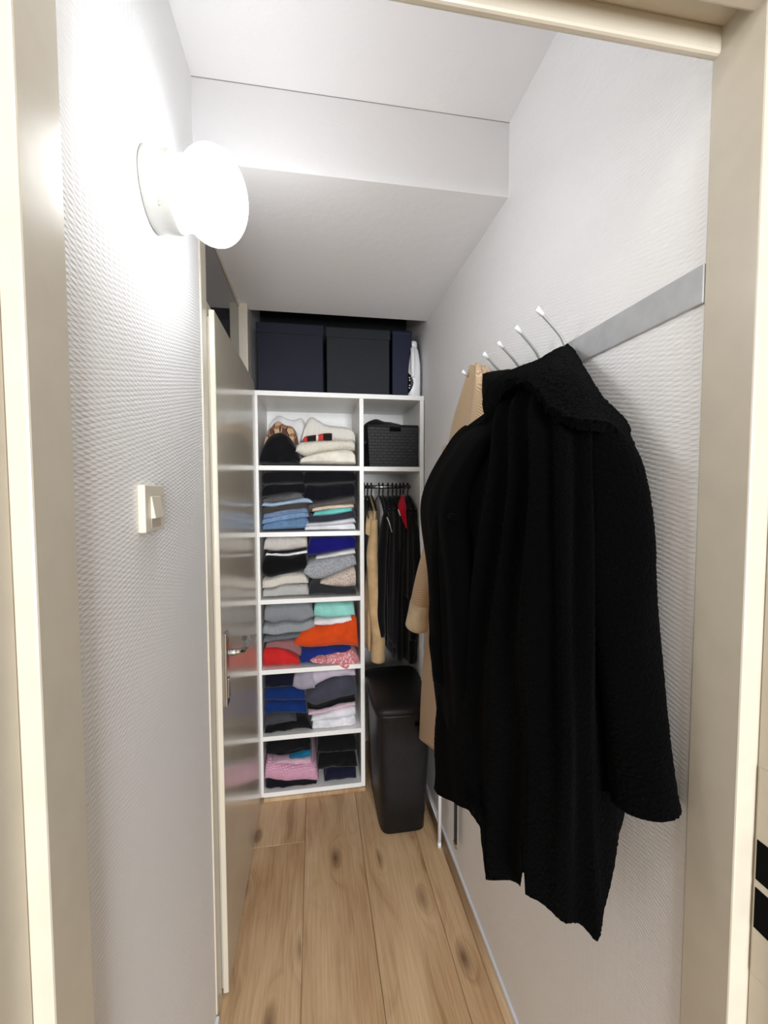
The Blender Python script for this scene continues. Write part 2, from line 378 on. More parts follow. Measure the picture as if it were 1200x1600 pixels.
sw = thing('light_switch', (XL, .824, 1.431), 'cream rocker light switch on the left wall', 'switch')
PT = .012; py0, py1 = float(at(227, 790, X=XL+PT)[1]), float(at(255.5, 790, X=XL+PT)[1])
box('plate', (XL, XL+PT, py0, py1, 1.431, 1.511), SWITCH, sw, .002)
bm = bmesh.new(); X0 = XL+PT-.0005; ra, rb = py0+(py1-py0)*.29, py0+(py1-py0)*.80
vv = [bm.verts.new(p) for p in ((X0, ra, 1.492), (X0, rb, 1.492), (X0, rb, 1.453), (X0, ra, 1.453), (X0+.002, ra, 1.491), (X0+.002, rb, 1.491), (X0+.0075, rb, 1.454), (X0+.0075, ra, 1.454))]
for f in ((0, 1, 2, 3), (4, 7, 6, 5), (0, 4, 5, 1), (2, 6, 7, 3), (0, 3, 7, 4), (1, 5, 6, 2)): bm.faces.new([vv[i] for i in f])
bmesh.ops.bevel(bm, geom=bm.edges[:], offset=.0008, segments=1, affect='EDGES')
link('rocker', frombm('rocker', bm), SWITCH, sw, smooth=False)
box('rocker_recess', (XL+PT-.0005, XL+PT+.0004, ra, rb, 1.438, 1.4535), paint('switch_shade', (196, 186, 166), .5), sw)

# ================================================================== SHELVING UNIT
SH = [1.965, 1.620, 1.306, .985, .645, .318, .038]      # top edges of the boards
TH = .022; XS0, XS1, XD = -.272, .538, .229; YBK = 2.465
su = thing('shelving_unit', (.13, YSH, 0), 'white built-in shelving unit filling the end of the closet', 'shelf')
box('side_panel', (XS0, XS0+.018, YSH, YBK, .018, SH[0]-TH), WHITEB, su, .0008)
box('side_panel', (XS1-.020, XS1, YSH, YBK, .0, SH[0]-TH), WHITEB, su, .0008)
box('divider', (XD-.010, XD+.010, YSH, YBK, .018, SH[0]-TH), WHITEB, su, .0008)
box('shelf', (XS0, XS1, YSH-.003, YBK, SH[0]-TH, SH[0]), WHITEB, su, .0008)
for z in SH[1:]:
    box('shelf', (XS0+.018, XD-.010, YSH, YBK, z-TH, z), WHITEB, su, .0008)
box('shelf', (XD+.010, XS1-.020, YSH, YBK, SH[1]-TH-.002, SH[1]-.002), WHITEB, su, .0008)
box('back_panel', (XS0, XS1, YBK, YBK+.012, .0, SH[0]-TH), WHITEB, su)
box('plinth', (XS0+.018, XD+.010, YSH-.012, YSH+.004, 0, .017), OAKT, su, .002)
ROD = at(600, 759, Y=2.26)
RY, RZ = 2.26, float(ROD[2])-.006
link('hanging_rail', tube_mesh('hanging_rail', [(XD+.010, RY, RZ), (XS1-.020, RY, RZ)], .010, 14), STEEL, su)

# ---------------------------------------------------------------- boxes, bottle, basket on the unit
def storage_box(px0, px1, pytop, y0, depth, material, label):
    p0 = at(px0, 600, Y=y0); p1 = at(px1, 600, Y=y0); z1 = float(at((px0+px1)/2, pytop, Y=y0)[2]); z0 = SH[0]
    x0, x1 = float(p0[0]), float(p1[0])
    t = thing('storage_box', ((x0+x1)/2, y0, z0), label, 'box', 'storage boxes on the top shelf')
    lid = .048 if x1-x0 > .15 else .0
    box('body', (x0+.004, x1-.004, y0+.004, y0+depth-.004, z0, z1-lid*.5), material, t, .004)
    if lid:
        box('lid', (x0, x1, y0, y0+depth, z1-lid, z1), material, t, .004)
    else:
        box('zip_top', (x0+.002, x1-.002, y0+.002, y0+depth, z1-.02, z1), material, t, .006)
storage_box(401, 506.5, 505, 2.075, .36, NAVYBOX, 'large dark navy lidded box at left end of top shelf')
storage_box(509.5, 610, 513, 2.075, .36, CHARBOX, 'charcoal lidded box in the middle of top shelf')
storage_box(612, 645, 516, 2.09, .33, paint('navy_nylon', (20, 22, 48), .6, .3), 'narrow navy fabric case between box and white bottle')

bt = at(648.5, 616, Y=2.075); bx = float(bt[0])
bot = thing('detergent_bottle', (bx, 2.12, SH[0]), 'white plastic detergent bottle standing by the coat wall', 'bottle')
def rr(cx, cy, hx, hy, z, n=28, e=.55):
    a = np.linspace(0, 2*np.pi, n, endpoint=False); c, s = np.cos(a), np.sin(a)
    return np.c_[cx+hx*np.sign(c)*np.abs(c)**e, cy+hy*np.sign(s)*np.abs(s)**e, np.full(n, z)]
hb = .288
R_ = [rr(bx, 2.135, .030, .052, SH[0], e=.6), rr(bx, 2.135, .034, .058, SH[0]+.010), rr(bx, 2.135, .0345, .06, SH[0]+.10), rr(bx+.002, 2.135, .032, .058, SH[0]+.16), rr(bx+.002, 2.135, .028, .050, SH[0]+.20), rr(bx+.001, 2.128, .023, .035, SH[0]+.235), rr(bx, 2.122, .019, .022, SH[0]+.248, e=.9)]
link('body', ring_mesh('body', R_), WHITEP, bot)
link('cap', ring_mesh('cap', [rr(bx, 2.12, .020, .021, SH[0]+z, e=1) for z in (.247, .272)]+[rr(bx, 2.12, r, r, SH[0]+z, e=1) for r, z in ((.018, .280), (.010, .284))]), WHITEP, bot)
link('handle', tube_mesh('handle', spline([(bx-.012, 2.082, SH[0]+.235), (bx-.014, 2.066, SH[0]+.20), (bx-.014, 2.066, SH[0]+.14), (bx-.010, 2.078, SH[0]+.095)], 18), .010, 10), WHITEP, bot)
# black label wrapping the lower left corner
lab = []
for z in np.linspace(.018, .118, 9):
    w = math.sqrt(max(0, 1-((z-.068)/.052)**2)); pts = []
    for t in np.linspace(math.pi*1.12, math.pi*(1.12+.36*max(w, .05)), 10):
        c, s = math.cos(t), math.sin(t); pts.append((bx+.0353*np.sign(c)*abs(c)**.55, 2.135+.0608*np.sign(s)*abs(s)**.55, SH[0]+z))
    lab.append(pts)
lo = link('label', pymesh('label', np.array(lab).reshape(-1, 3), grid_faces(10, 9)), paint('label_black', (18, 18, 20), .4), bot)
for k in range(4):
    z = .04+.018*k; c = np.array(lab[min(8, 2+int(k*1.6))][5])
    link('label_dot', ring_mesh('label_dot', [[(c[0]+.0035*math.cos(t)-.001, c[1]-.0016, c[2]+.0035*math.sin(t)) for t in np.linspace(0, 6.28, 8, endpoint=False)], [(c[0]+.003*math.cos(t)-.001, c[1]-.0022, c[2]+.003*math.sin(t)) for t in np.linspace(0, 6.28, 8, endpoint=False)]]), WHITEP, lo)

# woven basket
weave = N('dark_woven_strap'); weave.set(None, .6, 0, .35)
tc = weave.n('ShaderNodeTexCoord'); s_ = weave.n('ShaderNodeSeparateXYZ'); weave.l(tc.outputs['Object'], s_.inputs[0])
cx_ = weave.n('ShaderNodeCombineXYZ'); weave.l(weave.math('ADD', s_.outputs['X'], s_.outputs['Y']), cx_.inputs[0]); weave.l(s_.outputs['Z'], cx_.inputs[1])
ck = weave.n('ShaderNodeTexBrick'); ck.offset = .5
for k, x in (('Scale', 1), ('Mortar Size', .0016), ('Mortar Smooth', .6), ('Brick Width', .03), ('Row Height', .015)): ck.inputs[k].default_value = x
weave.l(cx_.outputs[0], ck.inputs['Vector']); ck.inputs['Color1'].default_value = (*lin((36, 36, 39)), 1); ck.inputs['Color2'].default_value = (*lin((31, 31, 34)), 1); ck.inputs['Mortar'].default_value = (*lin((20, 20, 21)), 1)
weave.l(ck.outputs['Color'], weave.b.inputs['Base Color']); weave.bump(weave.math('SUBTRACT', 1.0, ck.outputs['Fac']), .7, .003)
b0 = at(578, 722, Y=2.075); b1 = at(655, 722, Y=2.075); x0, x1 = float(b0[0]), float(b1[0]); z0 = SH[1]-.002
bz = float(at(620, 664, Y=2.07)[2])
bk = thing('storage_basket', ((x0+x1)/2, 2.2, z0), 'dark grey woven basket with handle slot, full of black clothes', 'basket')
def sq(x0, x1, y0, y1, z, k=6):
    P = [(x0, y0), (x1, y0), (x1, y1), (x0, y1)]; out = []
    for i in range(4):
        a, b = P[i], P[(i+1) % 4]
        for j in range(k): t = j/k; out.append((a[0]+(b[0]-a[0])*t, a[1]+(b[1]-a[1])*t, z))
    return out
E_ = .012
rings = [sq(x0, x1, 2.078, 2.40, z0+.001)]
for t in (.33, .66, 1.0): rings.append(sq(x0-E_*t, min(x1+E_*t, .514), 2.078-.006*t, 2.41, z0+(bz-z0)*t))
rings.append(sq(x0-E_+.006, min(x1+E_, .514)-.006, 2.079, 2.402, bz)); rings.append(sq(x0+.004, x1-.004, 2.086, 2.395, z0+.02))
link('body', ring_mesh('body', rings), weave.m, bk, smooth=False)
link('rim', tube_mesh('rim', [(x0-E_-.002, 2.071, bz-.004), (min(x1+E_, .514)-.002, 2.071, bz-.004)], .005, 8), weave.m, bk)
box('handle_slot', ((x0+x1)/2-.026, (x0+x1)/2+.030, 2.0695, 2.0735, bz-.032, bz-.012), HOLE, bk, .0015)

# ================================================================== FOLDED CLOTHES
def folded(name, top, bot, rgb, label, cat='clothes', kind='plain', yf=0.0, depth=.30, layers=2, n=26, rough=1.0, group=None, seed=None, drape=False):
    """one folded garment: outline of its front (top and bottom edges, read off the photograph on the shelf front), rolled front
    edge, layer creases, soft bulges; depth metres deep"""
    y0 = YSH+.012+yf
    T = np.array([at(x, y, Y=y0) for x, y in top]); B = np.array([at(x, y, Y=y0) for x, y in bot])
    x0, x1 = min(T[0][0], B[0][0]), max(T[-1][0], B[-1][0])
    x0 = max(x0, XS0+.020); 
    xs = x0+(x1-x0)*(0.5-0.5*np.cos(np.linspace(0, math.pi, n)))*.6+(x1-x0)*np.linspace(0, 1, n)*.4
    zt = np.interp(xs, T[:, 0], T[:, 2]); zb = np.interp(xs, B[:, 0], B[:, 2])
    k = np.array([.25, .5, .25])
    for _ in range(2): zt[1:-1] = np.convolve(zt, k, 'valid'); zb[1:-1] = np.convolve(zb, k, 'valid')
    for z in SH: zb = np.where((zb < z+.004) & (zb > z-.03), z+.0008, zb) if not drape else zb
    if not drape:
        zt = zt+.0035; zb = np.where(np.isin(zb, [z+.0008 for z in SH]), zb, zb-.0015)
        up = min([z-TH for z in SH if z-TH > zt.min()] or [9])
        if yf < .1: zt = np.minimum(zt, up-.002)
    zt = np.maximum(zt, zb+.006); m = 30; rings = []; sd = (seed if seed is not None else random.random()*100)
    cuts = [(i+1)/(layers)+random.uniform(-.08, .08)-.0 for i in range(layers-1)]
    for i, x in enumerate(xs):
        u = i/(n-1); e = (max(0.0, 1-abs(2*u-1)**11))**.5; e = .12+.88*e
        hh = (zt[i]-zb[i])/2*e; zc = zb[i]+hh if True else 0; hy = depth/2; r = []
        for j in range(m):
            t = 2*math.pi*j/m; c, s = math.cos(t), math.sin(t)
            ex = .34; yy = -hy*np.sign(c)*abs(c)**ex; zz = np.sign(s)*abs(s)**.52
            front = max(0.0, -yy/hy)**3
            ret = .02*(1-e)+.010*abs(zz)**3*front*2
            wob = fbm((x+sd, yy+sd*.3, zc+zz*hh), 14)*.006+fbm((x*1.0+sd, sd, zc+zz*hh), 38)*.0055*rough+fbm((x*.5+sd, sd*2, zc+zz*hh), 90)*.0022+abs(noise.noise(Vector((x*9+sd, sd, (zc+zz*hh)*26+x*11))))*.010*rough
            for q, cc in enumerate(cuts):
                zq = -1+2*cc+.22*math.sin(u*5+sd+q*2)*(1 if layers < 4 else .5)
                wob += front*.017*math.exp(-((zz-zq)*hh/.0046)**2)
            yv = y0+hy+yy+(ret+wob)*front
            zv = zc+zz*hh+fbm((x+sd, yv*1.2, sd), 13)*.0032*(1 if zz > 0 else .0)*rough
            if zz < -.9 and not drape: zv = max(zv, zb[i])
            r.append((x+fbm((sd, yv, zv), 16)*.004*(1 if 0 < i < n-1 else 2), yv, zv))
        rings.append(r)
    me = ring_mesh(name, np.array(rings))
    o = thing_mesh(name, me, fabric(rgb, kind), label, cat, group)
    return o
def thing_mesh(name, me, material, label, cat, group=None):
    co = np.empty(len(me.vertices)*3); me.vertices.foreach_get('co', co); co = co.reshape(-1, 3)
    b = Vector(((co[:, 0].min()+co[:, 0].max())/2, (co[:, 1].min()+co[:, 1].max())/2, co[:, 2].min()))
    me.transform(Matrix.Translation(-b)); o = link(name, me, material); o.location = b
    return tag(o, label, cat, group)
G1, G2, G3, G4, G5, G6 = ['clothes on the %s compartment of the shelves' % s for s in ('top left', 'second left', 'third left', 'fourth left', 'fifth left', 'bottom left')]
BK = (15, 15, 18)
FO = [
 # name, top, bottom, rgb, label, category, kind, extra
 ('folded_towel', [(416,668),(424,655),(433,646),(444,651),(456,656),(472,650),(480,668)], [(416,716),(480,716)], (228,226,226), 'white towel at the back, behind the brown checked scarf', 'towel', 'plain', dict(yf=.13, depth=.2, layers=1, group=G1)),
 ('folded_scarf', [(411,688),(416,672),(424,664),(434,655),(441,662),(448,664),(456,664),(463,676),(467,690)], [(411,716),(467,716)], (196,164,128), 'brown and beige checked scarf lying over black bundle', 'scarf', 'plaid', dict(yf=.045, depth=.22, layers=3, group=G1)),
 ('folded_sweater', [(405,714),(408,700),(416,686),(428,677),(440,675),(450,680),(460,694),(469,711)], [(405,723),(466,723)], (17,17,20), 'round black bundle beside cream sweaters, top left compartment', 'sweater', 'plain', dict(yf=.0, depth=.22, layers=2, rough=2.6, group=G1)),
 ('folded_scarf', [(470,684),(474,672),(481,652),(487,648),(496,655),(510,664),(530,665),(548,667),(554,673),(556,683)], [(470,688),(486,689),(520,688),(556,689)], (229,225,218), 'white knitted scarf heaped on top of the cream sweaters', 'scarf', 'knit', dict(yf=.03, depth=.26, layers=2, group=G1)),
 ('folded_scarf', [(473,682),(490,680),(505,678),(521,677)], [(473,690),(490,688),(521,687)], (196,66,58), 'strip of black and red plaid between white knits', 'scarf', 'redplaid', dict(yf=.012, depth=.1, layers=1, group=G1)),
 ('folded_sweater', [(462,694),(470,690),(500,687),(530,687),(556,686)], [(464,706),(476,713),(500,706),(530,702),(556,703)], (233,228,214), 'cream ribbed sweater under the red plaid strip', 'sweater', 'knit', dict(layers=1, group=G1)),
 ('folded_sweater', [(467,717),(480,712),(500,706),(530,702),(549,702),(556,708)], [(467,723),(556,724)], (231,226,213), 'lowest cream sweater resting on the shelf by the divider', 'sweater', 'plain', dict(layers=2, group=G1)),
 # second compartment
 ('folded_trousers', [(409,736),(440,735),(474,735)], [(409,757),(440,756),(476,754)], (20,20,23), 'uppermost black trousers of left pile, under cream sweaters shelf', 'trousers', 'plain', dict(layers=2, group=G2, yf=.01)),
 ('folded_trousers', [(409,757),(440,756),(476,754)], [(409,778),(440,773),(462,770),(478,773)], (17,17,22), 'black trousers directly above the grey folded top', 'trousers', 'plain', dict(layers=2, group=G2)),
 ('folded_trousers', [(472,735),(500,735),(556,735)], [(474,757),(510,756),(556,753)], (16,16,20), 'uppermost black trousers of the right pile, beside the divider', 'trousers', 'plain', dict(layers=2, group=G2, yf=.01)),
 ('folded_trousers', [(474,757),(510,756),(556,753)], [(482,785),(500,786),(520,782),(556,776)], (16,17,24), 'black-navy trousers sagging over the grey-brown top', 'trousers', 'plain', dict(layers=2, group=G2)),
 ('folded_shirt', [(409,781),(430,776),(448,774),(462,770),(473,772)], [(409,785),(430,786),(450,784),(472,779)], (92,92,96), 'thin grey folded top under black trousers, left pile', 'shirt', 'plain', dict(layers=1, group=G2)),
 ('folded_jeans', [(409,785),(425,787),(445,784),(470,779),(480,777),(489,784)], [(412,791),(425,793),(445,789),(470,786),(488,786)], (158,180,206), 'pale blue denim with a corner sticking out to the right', 'jeans', 'denim', dict(layers=1, group=G2, yf=-.004)),
 ('folded_trousers', [(409,792),(430,794),(450,790),(479,786)], [(409,804),(430,800),(455,796),(480,793)], (72,64,56), 'dark taupe trousers folded above the blue jeans', 'trousers', 'plain', dict(layers=2, group=G2)),
 ('folded_jeans', [(409,804),(430,800),(455,796),(481,794)], [(409,811),(430,808),(455,803),(481,801)], (112,132,164), 'slate blue jeans with pale edge, uppermost of the jeans', 'jeans', 'denim', dict(layers=2, group=G2)),
 ('folded_jeans', [(408,812),(430,808),(455,803),(483,801)], [(408,820),(430,816),(455,812),(483,808)], (116,146,182), 'middle light blue jeans in the pile of jeans', 'jeans', 'denim', dict(layers=2, group=G2)),
 ('folded_jeans', [(408,820),(430,815),(455,811),(477,808),(483,814)], [(408,829),(440,828),(479,826)], (98,128,162), 'lowest mid-blue jeans resting on the second shelf', 'jeans', 'denim', dict(layers=2, group=G2)),
 ('folded_shirt', [(481,790),(500,787),(520,783),(556,777)], [(482,796),(500,793),(520,790),(556,787)], (96,88,84), 'grey-brown top above the thin pale pink fold', 'shirt', 'plain', dict(layers=1, group=G2)),
 ('folded_shirt', [(487,794),(520,790),(554,787)], [(488,800),(520,796),(554,793)], (222,196,178), 'thin pale pink top between grey-brown and turquoise', 'shirt', 'plain', dict(layers=1, group=G2, yf=.003)),
 ('folded_shirt', [(489,801),(520,796),(550,793)], [(491,807),(520,805),(550,799)], (110,200,196), 'bright turquoise top in the second compartment', 'shirt', 'plain', dict(layers=1, group=G2, yf=-.003)),
 ('folded_shirt', [(481,804),(500,807),(520,805),(540,800),(556,796)], [(482,817),(500,817),(520,815),(556,809)], (52,54,66), 'dark slate top under the turquoise one', 'shirt', 'plain', dict(layers=2, group=G2)),
 ('folded_shirt', [(478,819),(500,817),(520,815),(556,809)], [(477,823),(500,822),(520,821),(556,817)], (206,206,212), 'pale grey shirt lying on the lowest white shirt', 'shirt', 'plain', dict(layers=1, group=G2)),
 ('folded_shirt', [(476,823),(500,822),(520,821),(556,817)], [(475,829),(556,828)], (226,226,230), 'lowest white shirt right of the jeans', 'shirt', 'plain', dict(layers=2, group=G2)),
 # third
 ('folded_sweater', [(412,843),(420,838),(450,838),(480,838)], [(412,860),(425,863),(450,862),(481,856)], (206,202,196), 'rolled pale grey ribbed knit at top of third left pile', 'sweater', 'knit', dict(layers=1, group=G3, yf=-.004)),
 ('folded_shirt', [(416,862),(450,861),(481,856)], [(416,866),(450,866),(481,860)], (14,14,16), 'thin black top between ribbed knit and white edge', 'shirt', 'plain', dict(layers=1, group=G3)),
 ('folded_shirt', [(415,864),(450,866),(481,860)], [(416,869),(450,870),(481,865)], (230,230,232), 'thin white top lying on the thick black sweater', 'shirt', 'plain', dict(layers=1, group=G3)),
 ('folded_sweater', [(409,871),(420,868),(450,870),(481,865)], [(409,900),(420,906),(445,900),(481,893)], (12,12,14), 'thick black sweater in the third compartment', 'sweater', 'plain', dict(layers=2, group=G3)),
 ('folded_sweater', [(408,906),(425,905),(440,899),(460,897),(475,898),(482,908)], [(408,922),(425,921),(445,915),(482,913)], (221,214,204), 'cream cable knit under the thick black sweater', 'sweater', 'knit', dict(layers=2, group=G3, yf=-.005)),
 ('folded_sweater', [(409,922),(425,921),(445,915),(482,914)], [(409,935),(483,932)], (190,188,186), 'light grey ribbed sweater lowest in third left pile', 'sweater', 'knit', dict(layers=2, group=G3)),
 ('folded_sweater', [(481,839),(510,838),(557,837)], [(482,870),(500,869),(530,863),(557,858)], (22,20,104), 'royal blue sweater at the top of the third compartment', 'sweater', 'plain', dict(layers=2, group=G3)),
 ('folded_shirt', [(493,870),(510,868),(530,863),(557,858)], [(494,875),(510,873),(530,870),(557,866)], (212,210,210), 'thin pale grey top under the royal blue sweater', 'shirt', 'plain', dict(layers=1, group=G3)),
 ('folded_sweater', [(473,891),(482,878),(500,874),(530,870),(557,866)], [(475,898),(488,908),(505,907),(530,896),(557,884)], (166,168,174), 'grey marl sweater slumping down to the left', 'sweater', 'marl', dict(layers=2, group=G3, yf=-.006)),
 ('folded_sweater', [(500,909),(515,903),(535,893),(557,883)], [(500,913),(520,918),(540,920),(557,918)], (206,190,178), 'beige speckled knit under the grey marl sweater', 'sweater', 'marl', dict(layers=1, group=G3)),
 ('folded_sweater', [(482,913),(495,908),(510,911),(525,918),(557,919)], [(483,932),(500,931),(557,930)], (44,44,47), 'charcoal sweater under the beige speckled knit', 'sweater', 'plain', dict(layers=1, group=G3)),
 # fourth
 ('folded_sweater', [(411,950),(430,945),(460,944),(484,944),(490,952)], [(411,972),(425,978),(445,973),(470,976),(490,966)], (138,142,146), 'thick grey ribbed knit, topmost of the fourth left pile', 'sweater', 'knit', dict(layers=2, group=G4, yf=-.004)),
 ('folded_sweater', [(409,976),(425,979),(445,974),(470,976),(486,969),(494,977)], [(409,994),(430,996),(455,992),(480,989),(494,981)], (150,154,158), 'middle grey ribbed knit with a rolled edge', 'sweater', 'knit', dict(layers=2, group=G4)),
 ('folded_shirt', [(411,997),(430,996),(455,992),(478,989)], [(411,1007),(430,1003),(455,1001),(474,996)], (104,110,116), 'dark grey-blue top above the mauve one', 'shirt', 'knit', dict(layers=1, group=G4)),
 ('folded_shirt', [(414,1009),(430,1004),(450,1002),(464,1002),(471,1012)], [(414,1014),(430,1014),(450,1019),(471,1030)], (142,98,100), 'dusty mauve top above the red one', 'shirt', 'plain', dict(layers=2, group=G4)),
 ('folded_shirt', [(409,1016),(425,1014),(445,1017),(460,1024),(468,1031)], [(409,1046),(425,1045),(468,1042)], (192,40,40), 'bright red crumpled top at the left of the shelf', 'shirt', 'plain', dict(layers=2, rough=2.2, group=G4, yf=-.006)),
 ('folded_shirt', [(491,945),(520,944),(554,943)], [(490,966),(510,968),(535,967),(555,964)], (142,204,194), 'mint green top at the top of the fourth compartment', 'shirt', 'plain', dict(layers=2, group=G4)),
 ('folded_shirt', [(490,968),(510,969),(535,967),(551,964)], [(490,979),(510,979),(535,976),(551,973)], (226,220,222), 'white top between mint green and orange', 'shirt', 'plain', dict(layers=1, group=G4)),
 ('folded_sweater', [(457,1006),(466,992),(478,984),(500,979),(530,976),(545,973),(553,962),(560,960)], [(459,1011),(480,1016),(505,1015),(530,1012),(545,1013),(560,1015)], (206,72,24), 'vivid orange fleece sweater bulging at the front', 'sweater', 'plain', dict(layers=1, group=G4, yf=-.012)),
 ('folded_shirt', [(468,1018),(490,1017),(510,1015),(530,1013),(552,1014)], [(469,1043),(490,1042),(552,1040)], (26,44,118), 'crumpled cobalt blue top under the orange sweater', 'shirt', 'plain', dict(layers=2, rough=2.0, group=G4)),
 ('folded_blouse', [(483,1032),(497,1028),(510,1027),(525,1022),(540,1023),(553,1015),(561,1031)], [(484,1036),(500,1041),(515,1042),(527,1040),(542,1054),(553,1047),(562,1036)], (206,128,134), 'pink floral blouse spilling over the shelf edge', 'blouse', 'floral', dict(layers=2, rough=2.5, depth=.16, group=G4, yf=-.022, drape=True)),
 # fifth
 ('folded_trousers', [(413,1055),(440,1054),(459,1053)], [(413,1080),(440,1078),(462,1077)], (14,16,32), 'near-black navy garment on top of the blue pile', 'trousers', 'plain', dict(layers=2, group=G5)),
 ('folded_sweater', [(413,1080),(440,1078),(472,1076)], [(413,1098),(440,1099),(478,1098)], (14,42,98), 'upper deep blue sweater in the fifth compartment', 'sweater', 'plain', dict(layers=1, group=G5)),
 ('folded_sweater', [(413,1098),(440,1099),(478,1098)], [(413,1120),(440,1117),(460,1118),(480,1120)], (16,44,100), 'lower deep blue sweater above the dark grey top', 'sweater', 'plain', dict(layers=2, group=G5)),
 ('folded_shirt', [(413,1122),(430,1117),(452,1117),(463,1125)], [(413,1139),(440,1134),(463,1128)], (62,62,68), 'dark grey top poking out under the blue sweaters', 'shirt', 'plain', dict(layers=1, group=G5, yf=-.006)),
 ('folded_trousers', [(413,1138),(440,1134),(460,1124),(480,1120),(489,1139)], [(413,1150),(440,1149),(489,1142)], (13,13,16), 'black trousers lying lowest, left in the fifth compartment', 'trousers', 'plain', dict(layers=1, group=G5)),
 ('folded_shirt', [(458,1058),(466,1052),(478,1050),(492,1050)], [(458,1077),(466,1083),(478,1083),(492,1080)], (150,144,156), 'small grey-lilac fold left of the larger lilac top', 'shirt', 'plain', dict(layers=1, group=G5, yf=-.012)),
 ('folded_shirt', [(478,1052),(500,1048),(520,1047),(557,1046)], [(478,1078),(486,1081),(500,1070),(520,1061),(557,1058)], (184,174,188), 'pale lilac top under the floral blouse', 'shirt', 'plain', dict(layers=1, group=G5, yf=-.004)),
 ('folded_sweater', [(476,1090),(490,1080),(504,1067),(525,1059),(545,1058),(557,1062)], [(477,1098),(490,1108),(505,1104),(530,1096),(557,1090)], (66,66,78), 'dark slate sweater curving over a black one', 'sweater', 'plain', dict(layers=2, group=G5, yf=-.008)),
 ('folded_trousers', [(479,1100),(492,1108),(505,1104),(530,1096),(557,1090)], [(480,1111),(500,1110),(530,1103),(557,1098)], (16,16,19), 'black garment between dark slate and dusty pink', 'trousers', 'plain', dict(layers=1, group=G5)),
 ('folded_shirt', [(480,1112),(500,1110),(530,1103),(557,1098)], [(482,1120),(500,1118),(530,1110),(557,1103)], (206,178,190), 'dusty pink top above the white shirts', 'shirt', 'plain', dict(layers=1, group=G5)),
 ('folded_shirt', [(486,1121),(500,1118),(530,1110),(557,1104)], [(487,1130),(510,1128),(530,1125),(557,1120)], (222,221,226), 'upper white shirt on the fifth shelf', 'shirt', 'plain', dict(layers=1, group=G5)),
 ('folded_shirt', [(487,1130),(510,1128),(530,1125),(557,1120)], [(492,1146),(520,1146),(557,1141)], (226,225,230), 'lowest crumpled white shirt on the fifth shelf', 'shirt', 'plain', dict(layers=3, rough=1.8, group=G5, yf=-.006)),
 # bottom
 ('folded_trousers', [(414,1158),(450,1156),(486,1155)], [(414,1184),(440,1188),(460,1182),(486,1176)], (14,14,16), 'black garment with folds above the pink tweed', 'trousers', 'plain', dict(layers=3, group=G6)),
 ('folded_shirt', [(452,1183),(470,1178),(486,1174)], [(452,1188),(470,1186),(487,1186)], (20,98,132), 'teal corner showing between black and pink', 'shirt', 'plain', dict(layers=1, group=G6, n=18)),
 ('folded_shirt', [(424,1190),(445,1189),(470,1186),(487,1186)], [(424,1194),(445,1197),(470,1198),(488,1198)], (196,160,176), 'mauve top lying on the pink tweed garment', 'shirt', 'plain', dict(layers=1, group=G6)),
 ('folded_jacket', [(412,1193),(425,1191),(445,1197),(470,1198),(490,1196),(497,1201)], [(412,1222),(425,1225),(460,1226),(497,1225)], (208,158,180), 'pink woven tweed garment in the bottom compartment', 'jacket', 'tweed', dict(layers=1, group=G6, yf=-.006)),
 ('folded_trousers', [(413,1226),(460,1226),(495,1225)], [(413,1241),(440,1240),(495,1233)], (18,18,28), 'black-navy garment lowest, under the pink tweed', 'trousers', 'plain', dict(layers=1, group=G6)),
 ('folded_trousers', [(494,1156),(520,1154),(558,1152)], [(496,1182),(520,1181),(558,1178)], (11,11,13), 'upper black garment right of the pink tweed', 'trousers', 'plain', dict(layers=2, group=G6)),
 ('folded_trousers', [(496,1182),(520,1181),(558,1178)], [(498,1209),(520,1206),(558,1203)], (12,12,15), 'middle black garment resting on dark navy, bottom right', 'trousers', 'plain', dict(layers=2, group=G6)),
 ('folded_trousers', [(508,1210),(520,1206),(558,1203)], [(508,1228),(525,1230),(558,1226)], (24,24,46), 'dark navy garment lowest beside the divider', 'trousers', 'plain', dict(layers=1, group=G6)),
 # clothes in the basket
]
for nm, tp, bo, rgb, lb, ct, kd, ex in FO: folded(nm, tp, bo, rgb, lb, ct, kd, **ex)
bc = folded('rumpled_clothes', [(567,664),(580,655),(590,651),(602,655),(618,659),(640,664),(653,668)], [(567,690),(600,690),(653,688)], (18,18,20), 'black clothes heaped in the woven basket', 'clothes', 'plain', yf=.03, depth=.27, layers=1, rough=2.5, drape=True)

# ================================================================== HANGERS AND HANGING CLOTHES
def hanger(x, label):
    t = thing('clothes_hanger', (x, RY, RZ), label, 'hanger', 'black hangers on the rail')
    return t
pxs = [569, 574, 580, 592, 598, 606, 613, 619, 625, 630, 637]
def hx(px): return float(at(px, 765, Y=RY)[0])
h0 = thing('clothes_hanger', (0, 0, 0), 'x', 'hanger')
hk = link('hook', tube_mesh('hook', spline([(0, .012, .001), (0, .013, .012), (0, 0, .0205), (0, -.0135, .011), (0, -.012, -.012), (0, -.003, -.030), (0, 0, -.05)], 30), .0034, 8), paint('hanger_hook_black', (40, 40, 42), .25, .6, .6), h0)
ar = link('shoulder_bar', tube_mesh('shoulder_bar', spline([(0, -.185, -.115), (0, -.12, -.085), (0, -.03, -.052), (0, .03, -.052), (0, .12, -.085), (0, .185, -.115)], 28), .006, 8), BLACKH, h0)
HL = ['black hanger nearest the divider on the rail', 'second black hanger from the divider', 'black hanger carrying the beige jacket', 'black hanger carrying the white shirt', 'black hanger carrying the navy shirt', 'black hanger carrying the dark shirt with pale edge', 'black hanger between pale-edged shirt and dark green shirt', 'black hanger left of the cardigan with red flap', 'black hanger carrying the cardigan with red flap', 'black hanger just right of the red flap', 'black hanger nearest the coat wall']
